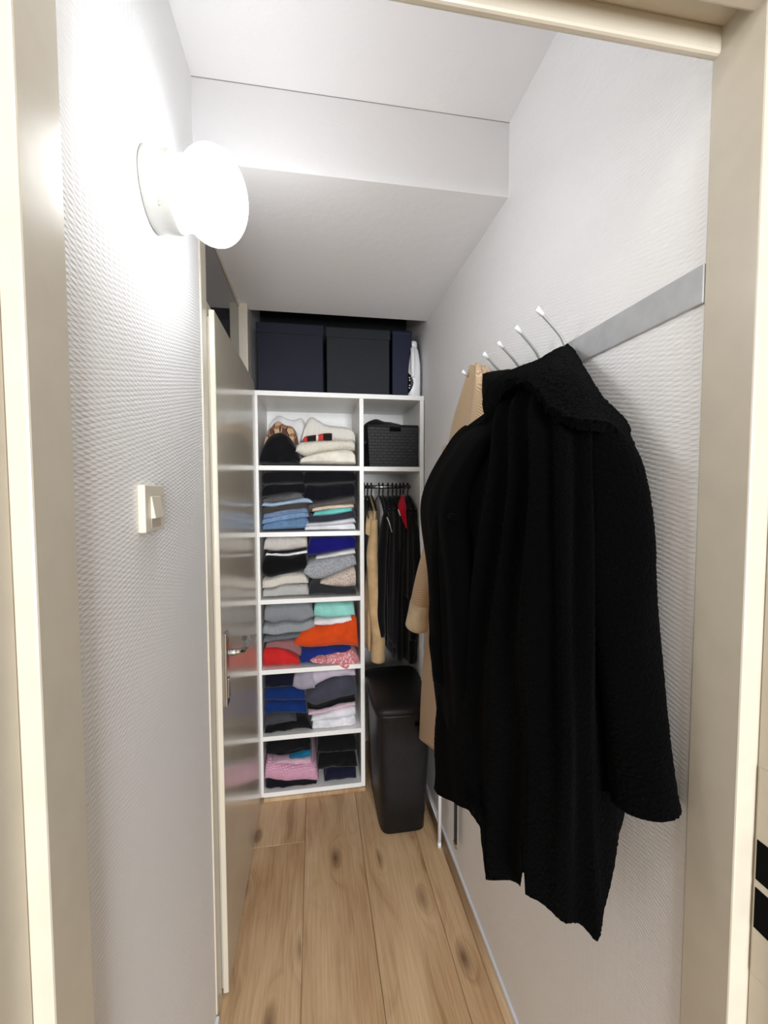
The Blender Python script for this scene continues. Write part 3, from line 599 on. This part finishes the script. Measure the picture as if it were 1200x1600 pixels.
for i, px in enumerate(pxs):
    if i == 0: t = h0
    else:
        t = h0.copy(); COL.objects.link(t)
        for ch in (hk, ar):
            c = ch.copy(); COL.objects.link(c); c.parent = t
    t.location = (hx(px), RY, RZ); tag(t, HL[i], 'hanger', 'black hangers on the rail')

def hanging(name, px, w, ztop, zbot, rgb, label, cat, kind='plain', yf=2.075, thick=.016, lean=0.0, sd=0.0, droop=.085, pxb=None, wb=None):
    """a garment on its hanger: narrow in X, wide in Y, shoulders sloping down from the hook"""
    xc = hx(px); xb = float(at(pxb, 900, Y=yf+.05)[0]) if pxb else xc; rings = []; n = 44
    zs = [ztop, ztop-.006, ztop-.03, ztop-.06, ztop-droop, ztop-droop-.05]; ks = [.10, .20, .52, .78, .97, 1.0]
    for s in np.linspace(.1, 1, 16): zs.append(ztop-droop-.05+(zbot-ztop+droop+.05)*s); ks.append(1.0)
    H = RY-yf
    for z, k in zip(zs, ks):
        s = (ztop-z)/(ztop-zbot); hw = (thick*.72*(.45+.55*min(1, k)))*(1+.25*s) if wb is None else thick*.72*(.45+.55*k)+(wb*.62-thick*.72)*s; r = []
        xm = xc+(xb-xc)*min(1, s*1.6)
        for i in range(n):
            t = 2*math.pi*i/n; c, q = math.cos(t), math.sin(t)
            y = RY-H*k*np.sign(c)*abs(c)**.7; y = min(y, YBK-.01)
            fold = .010*s**.5*math.sin(9*t+sd+2*s)+fbm((xc*9+sd, y*2, z), 5)*.006
            r.append((np.clip(xm+(hw+fold*.6)*np.sign(q)*abs(q)**.8, XD+.012, XS1-.022), y+(.006*math.sin(5*q+sd+3*s)*s if c > 0 else 0), z))
        rings.append(r)
    rings = np.array(rings)
    if isinstance(w, bool): pass
    return rings
def hung(name, px, ztop, zbot, rgb, label, cat, kind='plain', group='clothes on the rail', **k):
    rg = hanging(name, px, None, ztop, zbot, rgb, label, cat, kind, **k)
    t = thing(name, (float(rg[0][:, 0].mean()), RY, zbot), label, cat, group)
    link('body', ring_mesh('body', rg), fabric(rgb, kind), t); return t
def sleeve(t, pts, rad, rgb, kind='plain', squash=.7, nm='sleeve', n=26, nu=16):
    P = spline(pts, n); rads = np.interp(np.linspace(0, 1, n), np.linspace(0, 1, len(rad)), rad)
    me = tube_mesh(nm, P, rads, nu, squash)
    for v in me.vertices:
        q = v.co*9; d = noise.noise_vector(q)*.006; v.co += Vector((d.x*.7, d.y, d.z*.3))
    return link(nm, me, fabric(rgb, kind), t)
ZS = RZ-.045
def P3(px, py, Y): return tuple(at(px, py, Y=Y))
t = hung('hanging_jacket', 570, ZS-.02, .80, (96, 88, 92), 'grey-mauve patterned garment half hidden by the divider', 'jacket', 'marl', sd=1, thick=.010, yf=2.09)
t = hung('hanging_jacket', 580, ZS, .70, (205, 172, 128), 'beige cotton jacket with button cuff next to the divider', 'jacket', 'plain', sd=2, thick=.020, pxb=575)
BEI = (210, 178, 134)
sleeve(t, [P3(585, 812, 2.085), P3(582, 860, 2.066), P3(585, 930, 2.064), P3(590, 990, 2.064), P3(591, 1004, 2.064)], [.024, .042, .046, .046, .047], BEI)
cf = sleeve(t, [P3(591, 1000, 2.064), P3(590.5, 1014, 2.064), P3(590, 1031, 2.064)], [.0475, .0485, .050], BEI, nm='cuff', n=8)
link('button', ring_mesh('button', [[np.array(P3(596, 1009, 2.028))+np.array([r*math.cos(a), y, r*math.sin(a)]) for a in np.linspace(0, 6.28, 14, endpoint=False)] for r, y in ((.004, 0), (.0075, 0), (.0075, -.004), (.005, -.0055), (.0045, -.004))]), paint('horn_button', (120, 92, 58), .4), cf)
# collar flap of the beige jacket
cg = np.array([[P3(583, 778, 2.20), P3(586, 790, 2.15), P3(588, 812, 2.10), P3(590, 830, 2.078)], [P3(578, 792, 2.17), P3(580, 808, 2.10), P3(582, 828, 2.07), P3(583.5, 840, 2.062)], [P3(574, 800, 2.15), P3(572, 815, 2.10), P3(571, 828, 2.075), P3(571, 834, 2.066)]])
def shell(name, grid, nu, nv, material, parent, thick=.006, amp=.0, fs=30, bulge=None):
    g = np.asarray(grid, float); rows = np.array([spline(r, nu) for r in g]); S = np.array([spline(rows[:, i], nv) for i in range(nu)]).transpose(1, 0, 2)
    if bulge is not None: S = S+bulge(np.linspace(0, 1, nu)[None, :], np.linspace(0, 1, nv)[:, None])
    if amp:
        N_ = np.cross(np.gradient(S, axis=1), np.gradient(S, axis=0)); N_ /= np.linalg.norm(N_, axis=2)[..., None]+1e-9
        D = np.array([[fbm(p, fs)*amp for p in row] for row in S]); S = S+N_*D[..., None]
    o = link(name, pymesh(name, S.reshape(-1, 3), grid_faces(nu, nv)), material, parent)
    md = o.modifiers.new('solid', 'SOLIDIFY'); md.thickness = thick; md.offset = 0
    return o
shell('collar', cg, 14, 10, fabric(BEI), t, .006)
t = hung('hanging_shirt', 592, ZS-.005, .66, (222, 220, 222), 'white shirt behind the beige jacket on the rail', 'shirt', 'plain', sd=3, thick=.009, yf=2.085, pxb=589)
t = hung('hanging_shirt', 598, ZS-.005, .74, (24, 26, 58), 'navy shirt on the rail beside the white one', 'shirt', 'plain', sd=4, thick=.014, pxb=597)
t = hung('hanging_jacket', 602, ZS-.01, .72, (20, 21, 27), 'black jacket with long sleeve hanging over the beige cuff', 'jacket', 'plain', sd=5, thick=.016, pxb=601)
sleeve(t, [P3(603, 800, 2.10), P3(598, 850, 2.062), P3(594, 920, 2.052), P3(593, 960, 2.050), P3(594.5, 993, 2.050)], [.022, .034, .038, .037, .031], (17, 17, 20))
t = hung('hanging_shirt', 609, ZS-.005, .70, (22, 23, 34), 'dark shirt with a pale edged front placket', 'shirt', 'plain', sd=6, thick=.014)
link('placket', tube_mesh('placket', [P3(604.5, 808, 2.066), P3(608, 816, 2.062), P3(612.5, 832, 2.060)], [.003, .0026, .0018], 8), fabric((220, 214, 206)), t)
t = hung('hanging_shirt', 616, ZS-.005, .72, (22, 34, 34), 'very dark green shirt in the middle of the rail', 'shirt', 'plain', sd=7, thick=.012)
t = hung('hanging_dress', 621, ZS-.008, .64, (15, 15, 18), 'long black dress left of the cardigan with red flap', 'dress', 'plain', sd=8, thick=.018, yf=2.07, wb=.05, pxb=622)
t = hung('hanging_cardigan', 628, ZS, .95, (18, 17, 20), 'black cardigan with a red front flap at the neck, on the rail', 'cardigan', 'plain', sd=9, thick=.013, yf=2.066)
shell('front_flap', [[P3(627, 774, 2.12), P3(630, 773, 2.12), P3(632, 775, 2.12)], [P3(622, 793, 2.058), P3(628, 790, 2.052), P3(634, 793, 2.056)], [P3(627, 808, 2.052), P3(631, 808, 2.050), P3(635, 808, 2.052)], [P3(634, 825, 2.050), P3(635, 826, 2.049), P3(636, 825, 2.050)]], 12, 16, fabric((186, 20, 44)), t, .004)
link('trim', tube_mesh('trim', [P3(622.3, 796, 2.05), P3(625.5, 806, 2.046)], .0028, 8), fabric((226, 222, 220)), t)
t = hung('hanging_coat', 638, ZS-.004, .62, (16, 16, 18), 'long black coat hanging nearest the coat wall', 'coat', 'plain', sd=10, thick=.024, yf=2.068, wb=.055, pxb=643)
sleeve(t, [P3(645, 800, 2.10), P3(650, 840, 2.075), P3(651, 900, 2.07), P3(648, 960, 2.07), P3(646, 1000, 2.07)], [.018, .026, .03, .03, .027], (16, 16, 18))

# ================================================================== LAUNDRY HAMPER
hm = thing('laundry_hamper', (.38, 1.93, 0), 'tall black plastic laundry hamper standing in front of the shelves', 'hamper')
hmat = N('black_rattan_plastic'); hmat.set(lin((14, 14, 16)), .5, 0, .35)
tc = hmat.n('ShaderNodeTexCoord'); vo = hmat.n('ShaderNodeTexVoronoi'); vo.inputs['Scale'].default_value = 150; vo.inputs['Randomness'].default_value = .15
hmat.l(tc.outputs['Object'], vo.inputs['Vector']); hmat.bump(vo.outputs['Distance'], .5, .002)
hmat.l(hmat.ramp(vo.outputs['Distance'], [(.2, lin((8, 8, 9))), (.6, lin((18, 18, 20)))]), hmat.b.inputs['Base Color'])
def hring(z, g=0.0, dz=0):
    s = z/.575; x0, x1 = .272-.024*s-g, .474+.030*s+g; y0, y1 = 1.748-.030*s-g, 2.12+.03*s+g
    a = np.linspace(0, 2*np.pi, 56, endpoint=False); c, q = np.cos(a), np.sin(a); e = .30
    return np.c_[(x0+x1)/2+(x1-x0)/2*np.sign(c)*np.abs(c)**e, (y0+y1)/2+(y1-y0)/2*np.sign(q)*np.abs(q)**e, np.full(56, z+dz)]
def shr(r, k):
    c = r.mean(0); o = c+(r-c)*k; o[:, 2] = r[:, 2]; return o
hbody = link('body', ring_mesh('body', [shr(hring(.002), .93), hring(.010), hring(.2), hring(.4), hring(.530), hring(.542, .004), hring(.552, .004)]), hmat.m, hm)
lidr = [hring(.552, .005), hring(.556, .010), hring(.570, .010), shr(hring(.580, .008), .985)]
for k, z in ((.90, .586), (.7, .590), (.4, .592), (.1, .593)): lidr.append(shr(hring(z, .008), k))
lidm = link('lid', ring_mesh('lid', lidr), hmat.m, hm)
g0 = at(649, 1133, Y=1.714); g1 = at(676, 1130, Y=1.714)
box('grip_slot', (float(g0[0]), float(g1[0]), 1.7175, 1.7275, float(g0[2])-.010, float(g0[2])+.010), HOLE, hm, .003)

# ================================================================== COAT RACK
rk = thing('coat_rack', (XR, 1.15, 1.762), 'grey wall rail with wire coat hooks above the coats', 'coat rack')
box('rail', (XR-.0052, XR, YJ+.0005, 1.40, 1.762, 1.816), ZINC, rk, .0015)
HKS = []; HOOKM = paint('galvanised_wire', (178, 178, 176), .38, .5, .35)
for k, (tx, ty, bx_, by_) in enumerate(((845, 489, 885, 538), (811, 517, 845, 562), (783, 540, 815, 574), (760, 557, 790, 582), (727, 584, 757, 603))):
    b = at(bx_, by_, X=XR-.016); tp = at(tx, ty, X=XR-.085)
    yb = float(b[1]); HKS.append(yb)
    A = np.array([XR-.005, yb, 1.802]); tip = np.array([tp[0], tp[1], tp[2]])
    path = spline([A+np.array([0, 0, -.016]), A+np.array([-.010, 0, -.008]), A+np.array([-.018, (tip[1]-yb)*.12, .008]), A*.55+tip*.45, tip], 26)
    h = link('hook', tube_mesh('hook', path, .0032, 10), HOOKM, rk)
    d = tip-path[-4]; d /= np.linalg.norm(d)
    link('hook_tip', tube_mesh('hook_tip', [tip-d*.006, tip+d*.004, tip+d*.013], [.0042, .0052, .0058], 10), WHITEP, h)
    lp = [A+np.array([-.004, 0, -.010]), A+np.array([-.020, .0, -.028]), A+np.array([-.036, -.002, -.030]), A+np.array([-.046, -.004, -.016])]
    link('lower_hook', tube_mesh('lower_hook', spline(lp, 14), .0028, 8), STEEL, h)

# ================================================================== COATS
def herm(U, u, y):
    m = np.gradient(y, u); i = np.clip(np.searchsorted(u, U, 'right')-1, 0, len(u)-2); h = u[i+1]-u[i]; t = (U-u[i])/h
    return (2*t**3-3*t**2+1)*y[i]+(t**3-2*t**2+t)*h*m[i]+(-2*t**3+3*t**2)*y[i+1]+(t**3-t**2)*h*m[i+1]
def lerp_rows(rows, nu):
    """rows: [(u, px, py, X), ...] measured on planes parallel to the coat wall -> (nrow, nu, 3)"""
    out = []; U = np.linspace(0, 1, nu)
    for r in rows:
        P = np.array([at(a, b, X=c) for _, a, b, c in r]); u = [q[0] for q in r]
        out.append(np.stack([(np.interp(U, u, P[:, i]) if len(r) > 9 else herm(U, np.array(u), P[:, i])) for i in range(3)], 1))
    return out
def smooth_u(a, n):
    k = np.array([.25, .5, .25])
    for _ in range(n):
        b = a.copy(); b[1:-1] = .25*a[:-2]+.5*a[1:-1]+.25*a[2:]; a = b
    return a
def coat_body(name, rows, parent, material, nu, nv, folds, fur, fs, wallx=XR-.016, smooth=2, hem_smooth=1, vk=None, ystretch=.05):
    R0 = lerp_rows(rows, nu); R0 = [smooth_u(r, smooth if i < len(R0)-1 else hem_smooth) for i, r in enumerate(R0)]
    R0 = np.array(R0); nr = len(R0); vk = np.linspace(0, 1, nr) if vk is None else np.array(vk)
    # resample along v with Catmull-Rom on the row index
    vs_ = np.linspace(0, 1, nv); idx = np.interp(vs_, vk, np.arange(nr)); Q = np.concatenate([[2*R0[0]-R0[1]], R0, [2*R0[-1]-R0[-2]]])
    S = []
    for s in idx:
        i = min(int(s), nr-2); t = s-i; a, b, c, d = Q[i:i+4]
        S.append(.5*((2*b)+(-a+c)*t+(2*a-5*b+4*c-d)*t*t+(-a+3*b-3*c+d)*t**3))
    S = np.array(S)
    Nn = np.cross(np.gradient(S, axis=1), np.gradient(S, axis=0)); Nn /= np.linalg.norm(Nn, axis=2)[..., None]+1e-9
    if Nn[nv//2, nu//2, 0] > 0: Nn = -Nn
    U, V = np.meshgrid(np.linspace(0, 1, nu), vs_)
    D = folds(U, V)*np.clip(np.minimum(U, 1-U)*14, 0, 1)
    S = S+Nn*D[..., None]
    if fur: S = S+Nn*(np.array([[(noise.noise(Vector(p)*fs)+.6*noise.noise(Vector(p)*fs*2.3)) for p in row] for row in S])*fur)[..., None]
    S[..., 0] = np.minimum(S[..., 0], wallx)
    # back sheet on the wall side closes the ring
    nb = 10; B = np.zeros((nv, nb, 3))
    for k in range(nb):
        t = (k+1)/(nb+1); B[:, k] = S[:, -1]*(1-t)+S[:, 0]*t; B[:, k, 0] = np.maximum(B[:, k, 0], np.minimum(wallx, S[:, -1, 0]*(1-t)+S[:, 0, 0]*t))
    Rg = np.concatenate([S, B], 1)
    inner = Rg[-1].copy(); c = inner.mean(0); inner = c+(inner-c)*.90; inner[:, 2] = Rg[-1][:, 2]+.03
    inner2 = c+(inner-c)*.6; inner2[:, 2] = Rg[-1][:, 2].mean()+.08
    Rg = np.concatenate([Rg, inner[None], inner2[None]], 0)
    return link(name, ring_mesh(name, Rg), material, parent)
def furry_tube(name, pts, rad, parent, material, n, nu, fur, fs, squash=1.0, wallx=XR-.004, folds=None):
    P = spline([at(a, b, X=c) for a, b, c in pts], n); rr_ = np.interp(np.linspace(0, 1, n), np.linspace(0, 1, len(rad)), rad)
    T = np.gradient(P, axis=0); T /= np.linalg.norm(T, axis=1)[:, None]; A = np.array([0, 1.0, 0]); rings = []
    ang = np.linspace(0, 2*np.pi, nu, endpoint=False)
    for i in range(n):
        a = A-T[i]*A.dot(T[i]); a /= np.linalg.norm(a); b = np.cross(T[i], a)
        rad_i = rr_[i]*(1+(folds(ang, i/(n-1)) if folds else 0))
        q = P[i]+(np.cos(ang)*rad_i)[:, None]*a+(np.sin(ang)*rad_i*squash)[:, None]*b
        if fur: q = q+np.array([(noise.noise(Vector(p)*fs)+.6*noise.noise(Vector(p)*fs*2.3))*fur*(p-P[i])/np.linalg.norm(p-P[i]) for p in q])
        q[:, 0] = np.minimum(q[:, 0], wallx); rings.append(q)
    e = rings[-1]; c = e.mean(0); rings.append(c+(e-c)*.82); rings.append(c+(e-c)*.75-T[-1]*.03)
    return link(name, ring_mesh(name, rings), material, parent)

# --- beige herringbone coat (furthest)
BE = (214, 184, 150)
bg = thing('beige_coat', (.45, 1.45, .55), 'beige herringbone coat hanging behind the black coats', 'coat')
rows = [
 [(0, 744, 572, .525), (.2, 738, 572, .50), (.45, 744, 568, .47), (.7, 755, 572, .48), (1, 764, 576, .525)],
 [(0, 728, 606, .525), (.2, 724, 610, .48), (.45, 740, 615, .45), (.7, 765, 620, .45), (1, 790, 620, .525)],
 [(0, 712, 690, .525), (.2, 703, 692, .47), (.45, 728, 700, .43), (.7, 760, 705, .43), (1, 800, 705, .525)],
 [(0, 700, 850, .525), (.2, 686, 850, .45), (.45, 715, 850, .41), (.7, 750, 850, .42), (1, 790, 850, .525)],
 [(0, 690, 1020, .525), (.2, 664, 1030, .45), (.45, 690, 1030, .41), (.7, 725, 1030, .42), (1, 760, 1030, .525)],
 [(0, 680, 1140, .525), (.12, 664, 1140, .48), (.2, 657, 1150, .44), (.45, 680, 1172, .41), (.7, 712, 1180, .42), (1, 745, 1150, .525)]]
coat_body('body', rows, bg, fabric(BE, 'herringbone'), 90, 150, lambda U, V: .008*np.sin(2*np.pi*4*U+1+2*V)*(1-.3*V), 0, 1)
furry_tube('sleeve', [(702, 700, .47), (699, 760, .45), (684, 830, .42), (667, 890, .395), (655.5, 945, .385)], [.03, .036, .038, .040, .044], bg, fabric(BE, 'herringbone'), 60, 40, 0, 1, .8)
furry_tube('cuff', [(656, 941, .385), (654, 957, .382), (651, 978, .378)], [.045, .048, .053], bg, fabric((222, 200, 166), 'plain'), 14, 40, 0, 1, .8)

# --- smooth black wool coat (middle)
BW = (1.8, 1.8, 2.2)
wc = thing('black_wool_coat', (.43, 1.15, .75), 'smooth black wool coat hanging between beige and fluffy coats', 'coat')
rows = [
 [(0, 775, 588, .525), (.2, 765, 590, .50), (.45, 785, 586, .46), (.7, 805, 590, .47), (1, 820, 590, .525)],
 [(0, 762, 640, .525), (.2, 752, 640, .47), (.45, 785, 650, .42), (.7, 820, 650, .45), (1, 850, 650, .525)],
 [(0, 722, 690, .525), (.2, 702, 690, .41), (.45, 745, 700, .365), (.7, 800, 700, .44), (1, 840, 700, .525)],
 [(0, 705, 775, .525), (.2, 658, 780, .340), (.45, 705, 790, .320), (.7, 780, 790, .43), (1, 830, 790, .525)],
 [(0, 710, 900, .525), (.2, 671, 905, .335), (.45, 715, 905, .320), (.7, 780, 905, .43), (1, 830, 900, .525)],
 [(0, 712, 1030, .525), (.2, 678, 1030, .345), (.45, 720, 1040, .330), (.7, 780, 1040, .43), (1, 830, 1030, .525)],
 [(0, 715, 1120, .525), (.2, 690, 1130, .36), (.45, 725, 1150, .34), (.7, 780, 1150, .43), (1, 825, 1120, .525)]]
def wf(U, V):
    return .009*np.sin(2*np.pi*3.2*(U-.15*V)+.6)*np.clip(V*3, 0, 1)+.010*np.exp(-((U-.50+.10*V)/.035)**2)*np.clip((V-.2)*4, 0, 1)+.008*np.exp(-((U-.36+.02*V)/.03)**2)*np.clip((V-.25)*4, 0, 1)
coat_body('body', rows, wc, fabric(BW, 'wool'), 100, 170, wf, 0, 1)
furry_tube('sleeve', [(728, 720, .40), (700, 800, .335), (694, 880, .325), (690, 940, .32), (689, 1000, .322), (692, 1062, .328)], [.03, .045, .043, .040, .036, .032], wc, fabric(BW, 'wool'), 70, 40, .0008, 120, .8, folds=lambda a, s: .05*np.sin(3*a+14*s)+.03*np.sin(40*s)*(s > .55))
shell('collar', [[at(756, 640, X=.47), at(750, 612, X=.48), at(751, 590, X=.48), at(768, 583, X=.47), at(800, 580, X=.48)], [at(770, 650, X=.43), at(765, 625, X=.43), at(770, 605, X=.435), at(785, 597, X=.44), at(805, 596, X=.46)], [at(790, 652, X=.42), at(785, 640, X=.42), at(788, 622, X=.42), at(800, 612, X=.43), at(815, 610, X=.45)]], 24, 14, fabric(BW, 'wool'), wc, .012, .002, 30)
shell('epaulette', [[at(704, 690, X=.445), at(716, 678, X=.43), at(738, 662, X=.42), at(758, 648, X=.42)], [at(708, 697, X=.43), at(722, 686, X=.415), at(744, 670, X=.405), at(762, 656, X=.405)]], 16, 6, fabric(BW, 'wool'), wc, .008)
fl_ = at(702, 806, X=.305)
box('pocket_flap', (float(fl_[0])-.004, float(fl_[0])+.010, float(fl_[1])-.028, float(fl_[1])+.012, float(fl_[2])-.008, float(fl_[2])+.006), fabric(BW, 'wool'), wc, .004)

# --- black teddy coat (nearest)
TD = (3.2, 3.2, 3.5)
tmat = fabric(TD, 'teddy')
tc_ = thing('teddy_coat', (.43, .80, .74), 'long fluffy black teddy coat hanging nearest on the wall hook', 'coat')
rows = [
 [(0, 868, 556, .528), (.18, 866, 560, .51), (.45, 880, 552, .50), (.75, 892, 556, .51), (1, 902, 566, .528)],
 [(0, 800, 620, .528), (.15, 768, 640, .44), (.35, 800, 625, .41), (.55, 850, 620, .40), (.8, 925, 650, .455), (.92, 962, 680, .50), (1, 966, 690, .528)],
 [(0, 800, 760, .528), (.15, 742, 765, .39), (.35, 790, 765, .365), (.55, 850, 765, .375), (.8, 930, 765, .435), (.92, 975, 755, .50), (1, 985, 750, .528)],
 [(0, 775, 1000, .528), (.15, 702, 1000, .365), (.35, 760, 1000, .35), (.55, 845, 1005, .37), (.8, 925, 1010, .43), (.92, 968, 1005, .49), (1, 985, 1000, .528)],
 [(0, 750, 1170, .528), (.15, 680, 1150, .345), (.35, 760, 1170, .345), (.55, 850, 1190, .37), (.8, 925, 1200, .43), (.92, 966, 1190, .48), (1, 985, 1170, .528)],
 [(0, 735, 1225, .500), (.10, 690, 1232, .40), (.15, 673, 1232, .325), (.22, 702, 1250, .318), (.29, 738, 1265, .318), (.325, 751, 1296, .320), (.35, 759, 1374, .325), (.42, 790, 1378, .34), (.475, 813, 1386, .345), (.49, 822, 1357, .35), (.505, 823, 1392, .352), (.62, 870, 1432, .375), (.80, 932, 1470, .425), (.86, 948, 1410, .455), (.93, 966, 1338, .49), (1, 975, 1280, .528)]]
def tf(U, V):
    g = lambda c, w: np.exp(-((U-c)/w)**2)
    s = np.clip(V*8, 0, 1)*np.clip(1.25-.75*V, .3, 1)
    r = 0
    for c0, c1, w, a in ((.21, .19, .030, .014), (.31, .28, .034, .016), (.41, .37, .034, .016), (.52, .50, .040, .016), (.64, .66, .045, .013), (.76, .80, .04, .012)):
        r = r+a*g(c0+(c1-c0)*V, w)
    return (r-.008)*1.7*s+.006*np.sin(9*V+20*U)*V
coat_body('body', rows, tc_, tmat, 380, 560, tf, .0015, 250, wallx=XR-.016, smooth=6, hem_smooth=1, vk=[0, .10, .26, .58, .82, 1.0])
furry_tube('sleeve', [(930, 672, .470), (950, 730, .472), (962, 850, .478), (978, 1000, .484), (994, 1140, .490), (1008, 1258, .492)], [.034, .047, .050, .046, .043, .043], tc_, tmat, 420, 170, .0015, 250, 1.05, wallx=XR-.003, folds=lambda a, s: .05*np.sin(2*a+9*s)+.03*np.sin(3*a-16*s))
furry_tube('hanger_loop', [(884, 556, .515), (889, 545, .520), (896, 552, .522)], [.006, .005, .006], tc_, tmat, 20, 14, .0008, 130)
top_ = [(764, 654, .445), (759, 628, .445), (771, 602, .44), (800, 584, .44), (842, 568, .455), (884, 548, .505), (908, 580, .512), (934, 622, .508), (973, 664, .508), (974, 690, .512)]
mid_ = [(771, 654, .425), (770, 632, .415), (782, 606, .41), (810, 592, .405), (842, 588, .41), (880, 590, .43), (905, 615, .445), (928, 645, .455), (962, 672, .475), (969, 696, .49)]
low_ = [(781, 650, .425), (783, 635, .410), (795, 612, .40), (818, 602, .39), (838, 612, .385), (858, 640, .380), (884, 658, .392), (915, 664, .412), (950, 670, .450), (962, 695, .475)]
shell('collar', [[at(a, b, X=c) for a, b, c in r] for r in (top_, mid_, low_)], 300, 90, tmat, tc_, .018, .0016, 250)
# hood edge hanging on the left of the collar
furry_tube('collar_roll', [(766, 642, .432), (770, 664, .425), (778, 690, .415)], [.012, .014, .008], tc_, tmat, 40, 40, .0025, 130)
furry_tube('collar_roll', [(955, 680, .488), (966, 690, .492), (968, 703, .497), (956, 708, .492)], [.014, .020, .020, .012], tc_, tmat, 50, 50, .003, 130)

# ================================================================== THINGS ALONG THE RIGHT WALL
fr = thing('folded_airer', (.52, 1.68, 0), 'folded white metal drying rack leaning on wall behind coats', 'drying rack')
L1 = at(688, 1321, Z=.006); L2 = at(702, 1316, X=XR-.018)
for nm, b in (('leg', (L1[0]-.004, L1[1], 0)), ('leg', (L1[0]-.004, L1[1]+.30, 0))):
    link(nm, tube_mesh(nm, [(b[0], b[1], .004), (b[0]+.002, b[1], .55), (b[0]+.006, b[1], .98)], .0075, 12), WHITEP, fr)
    link('rubber_foot', tube_mesh('rubber_foot', [(b[0], b[1], 0), (b[0], b[1], .022)], .0085, 12), WHITEP, fr)
for z in (.10, .5, .97): link('crossbar', tube_mesh('crossbar', [(L1[0]-.003, L1[1], z), (L1[0]-.003, L1[1]+.30, z)], .006, 10), WHITEP, fr)
S0 = at(712, 1322, X=XR-.022)
st = thing('hanging_strap', tuple(S0), 'black strap with metal tip hanging near the floor by the drying rack', 'strap')
ys, zs_ = float(S0[1]), float(S0[2])
box('webbing', (XR-.026, XR-.021, ys-.012, ys+.012, zs_+.012, 1.10), fabric((14, 14, 15)), st, .001)
box('metal_tip', (XR-.0275, XR-.0195, ys-.013, ys+.013, zs_-.004, zs_+.016), STEEL, st, .002)
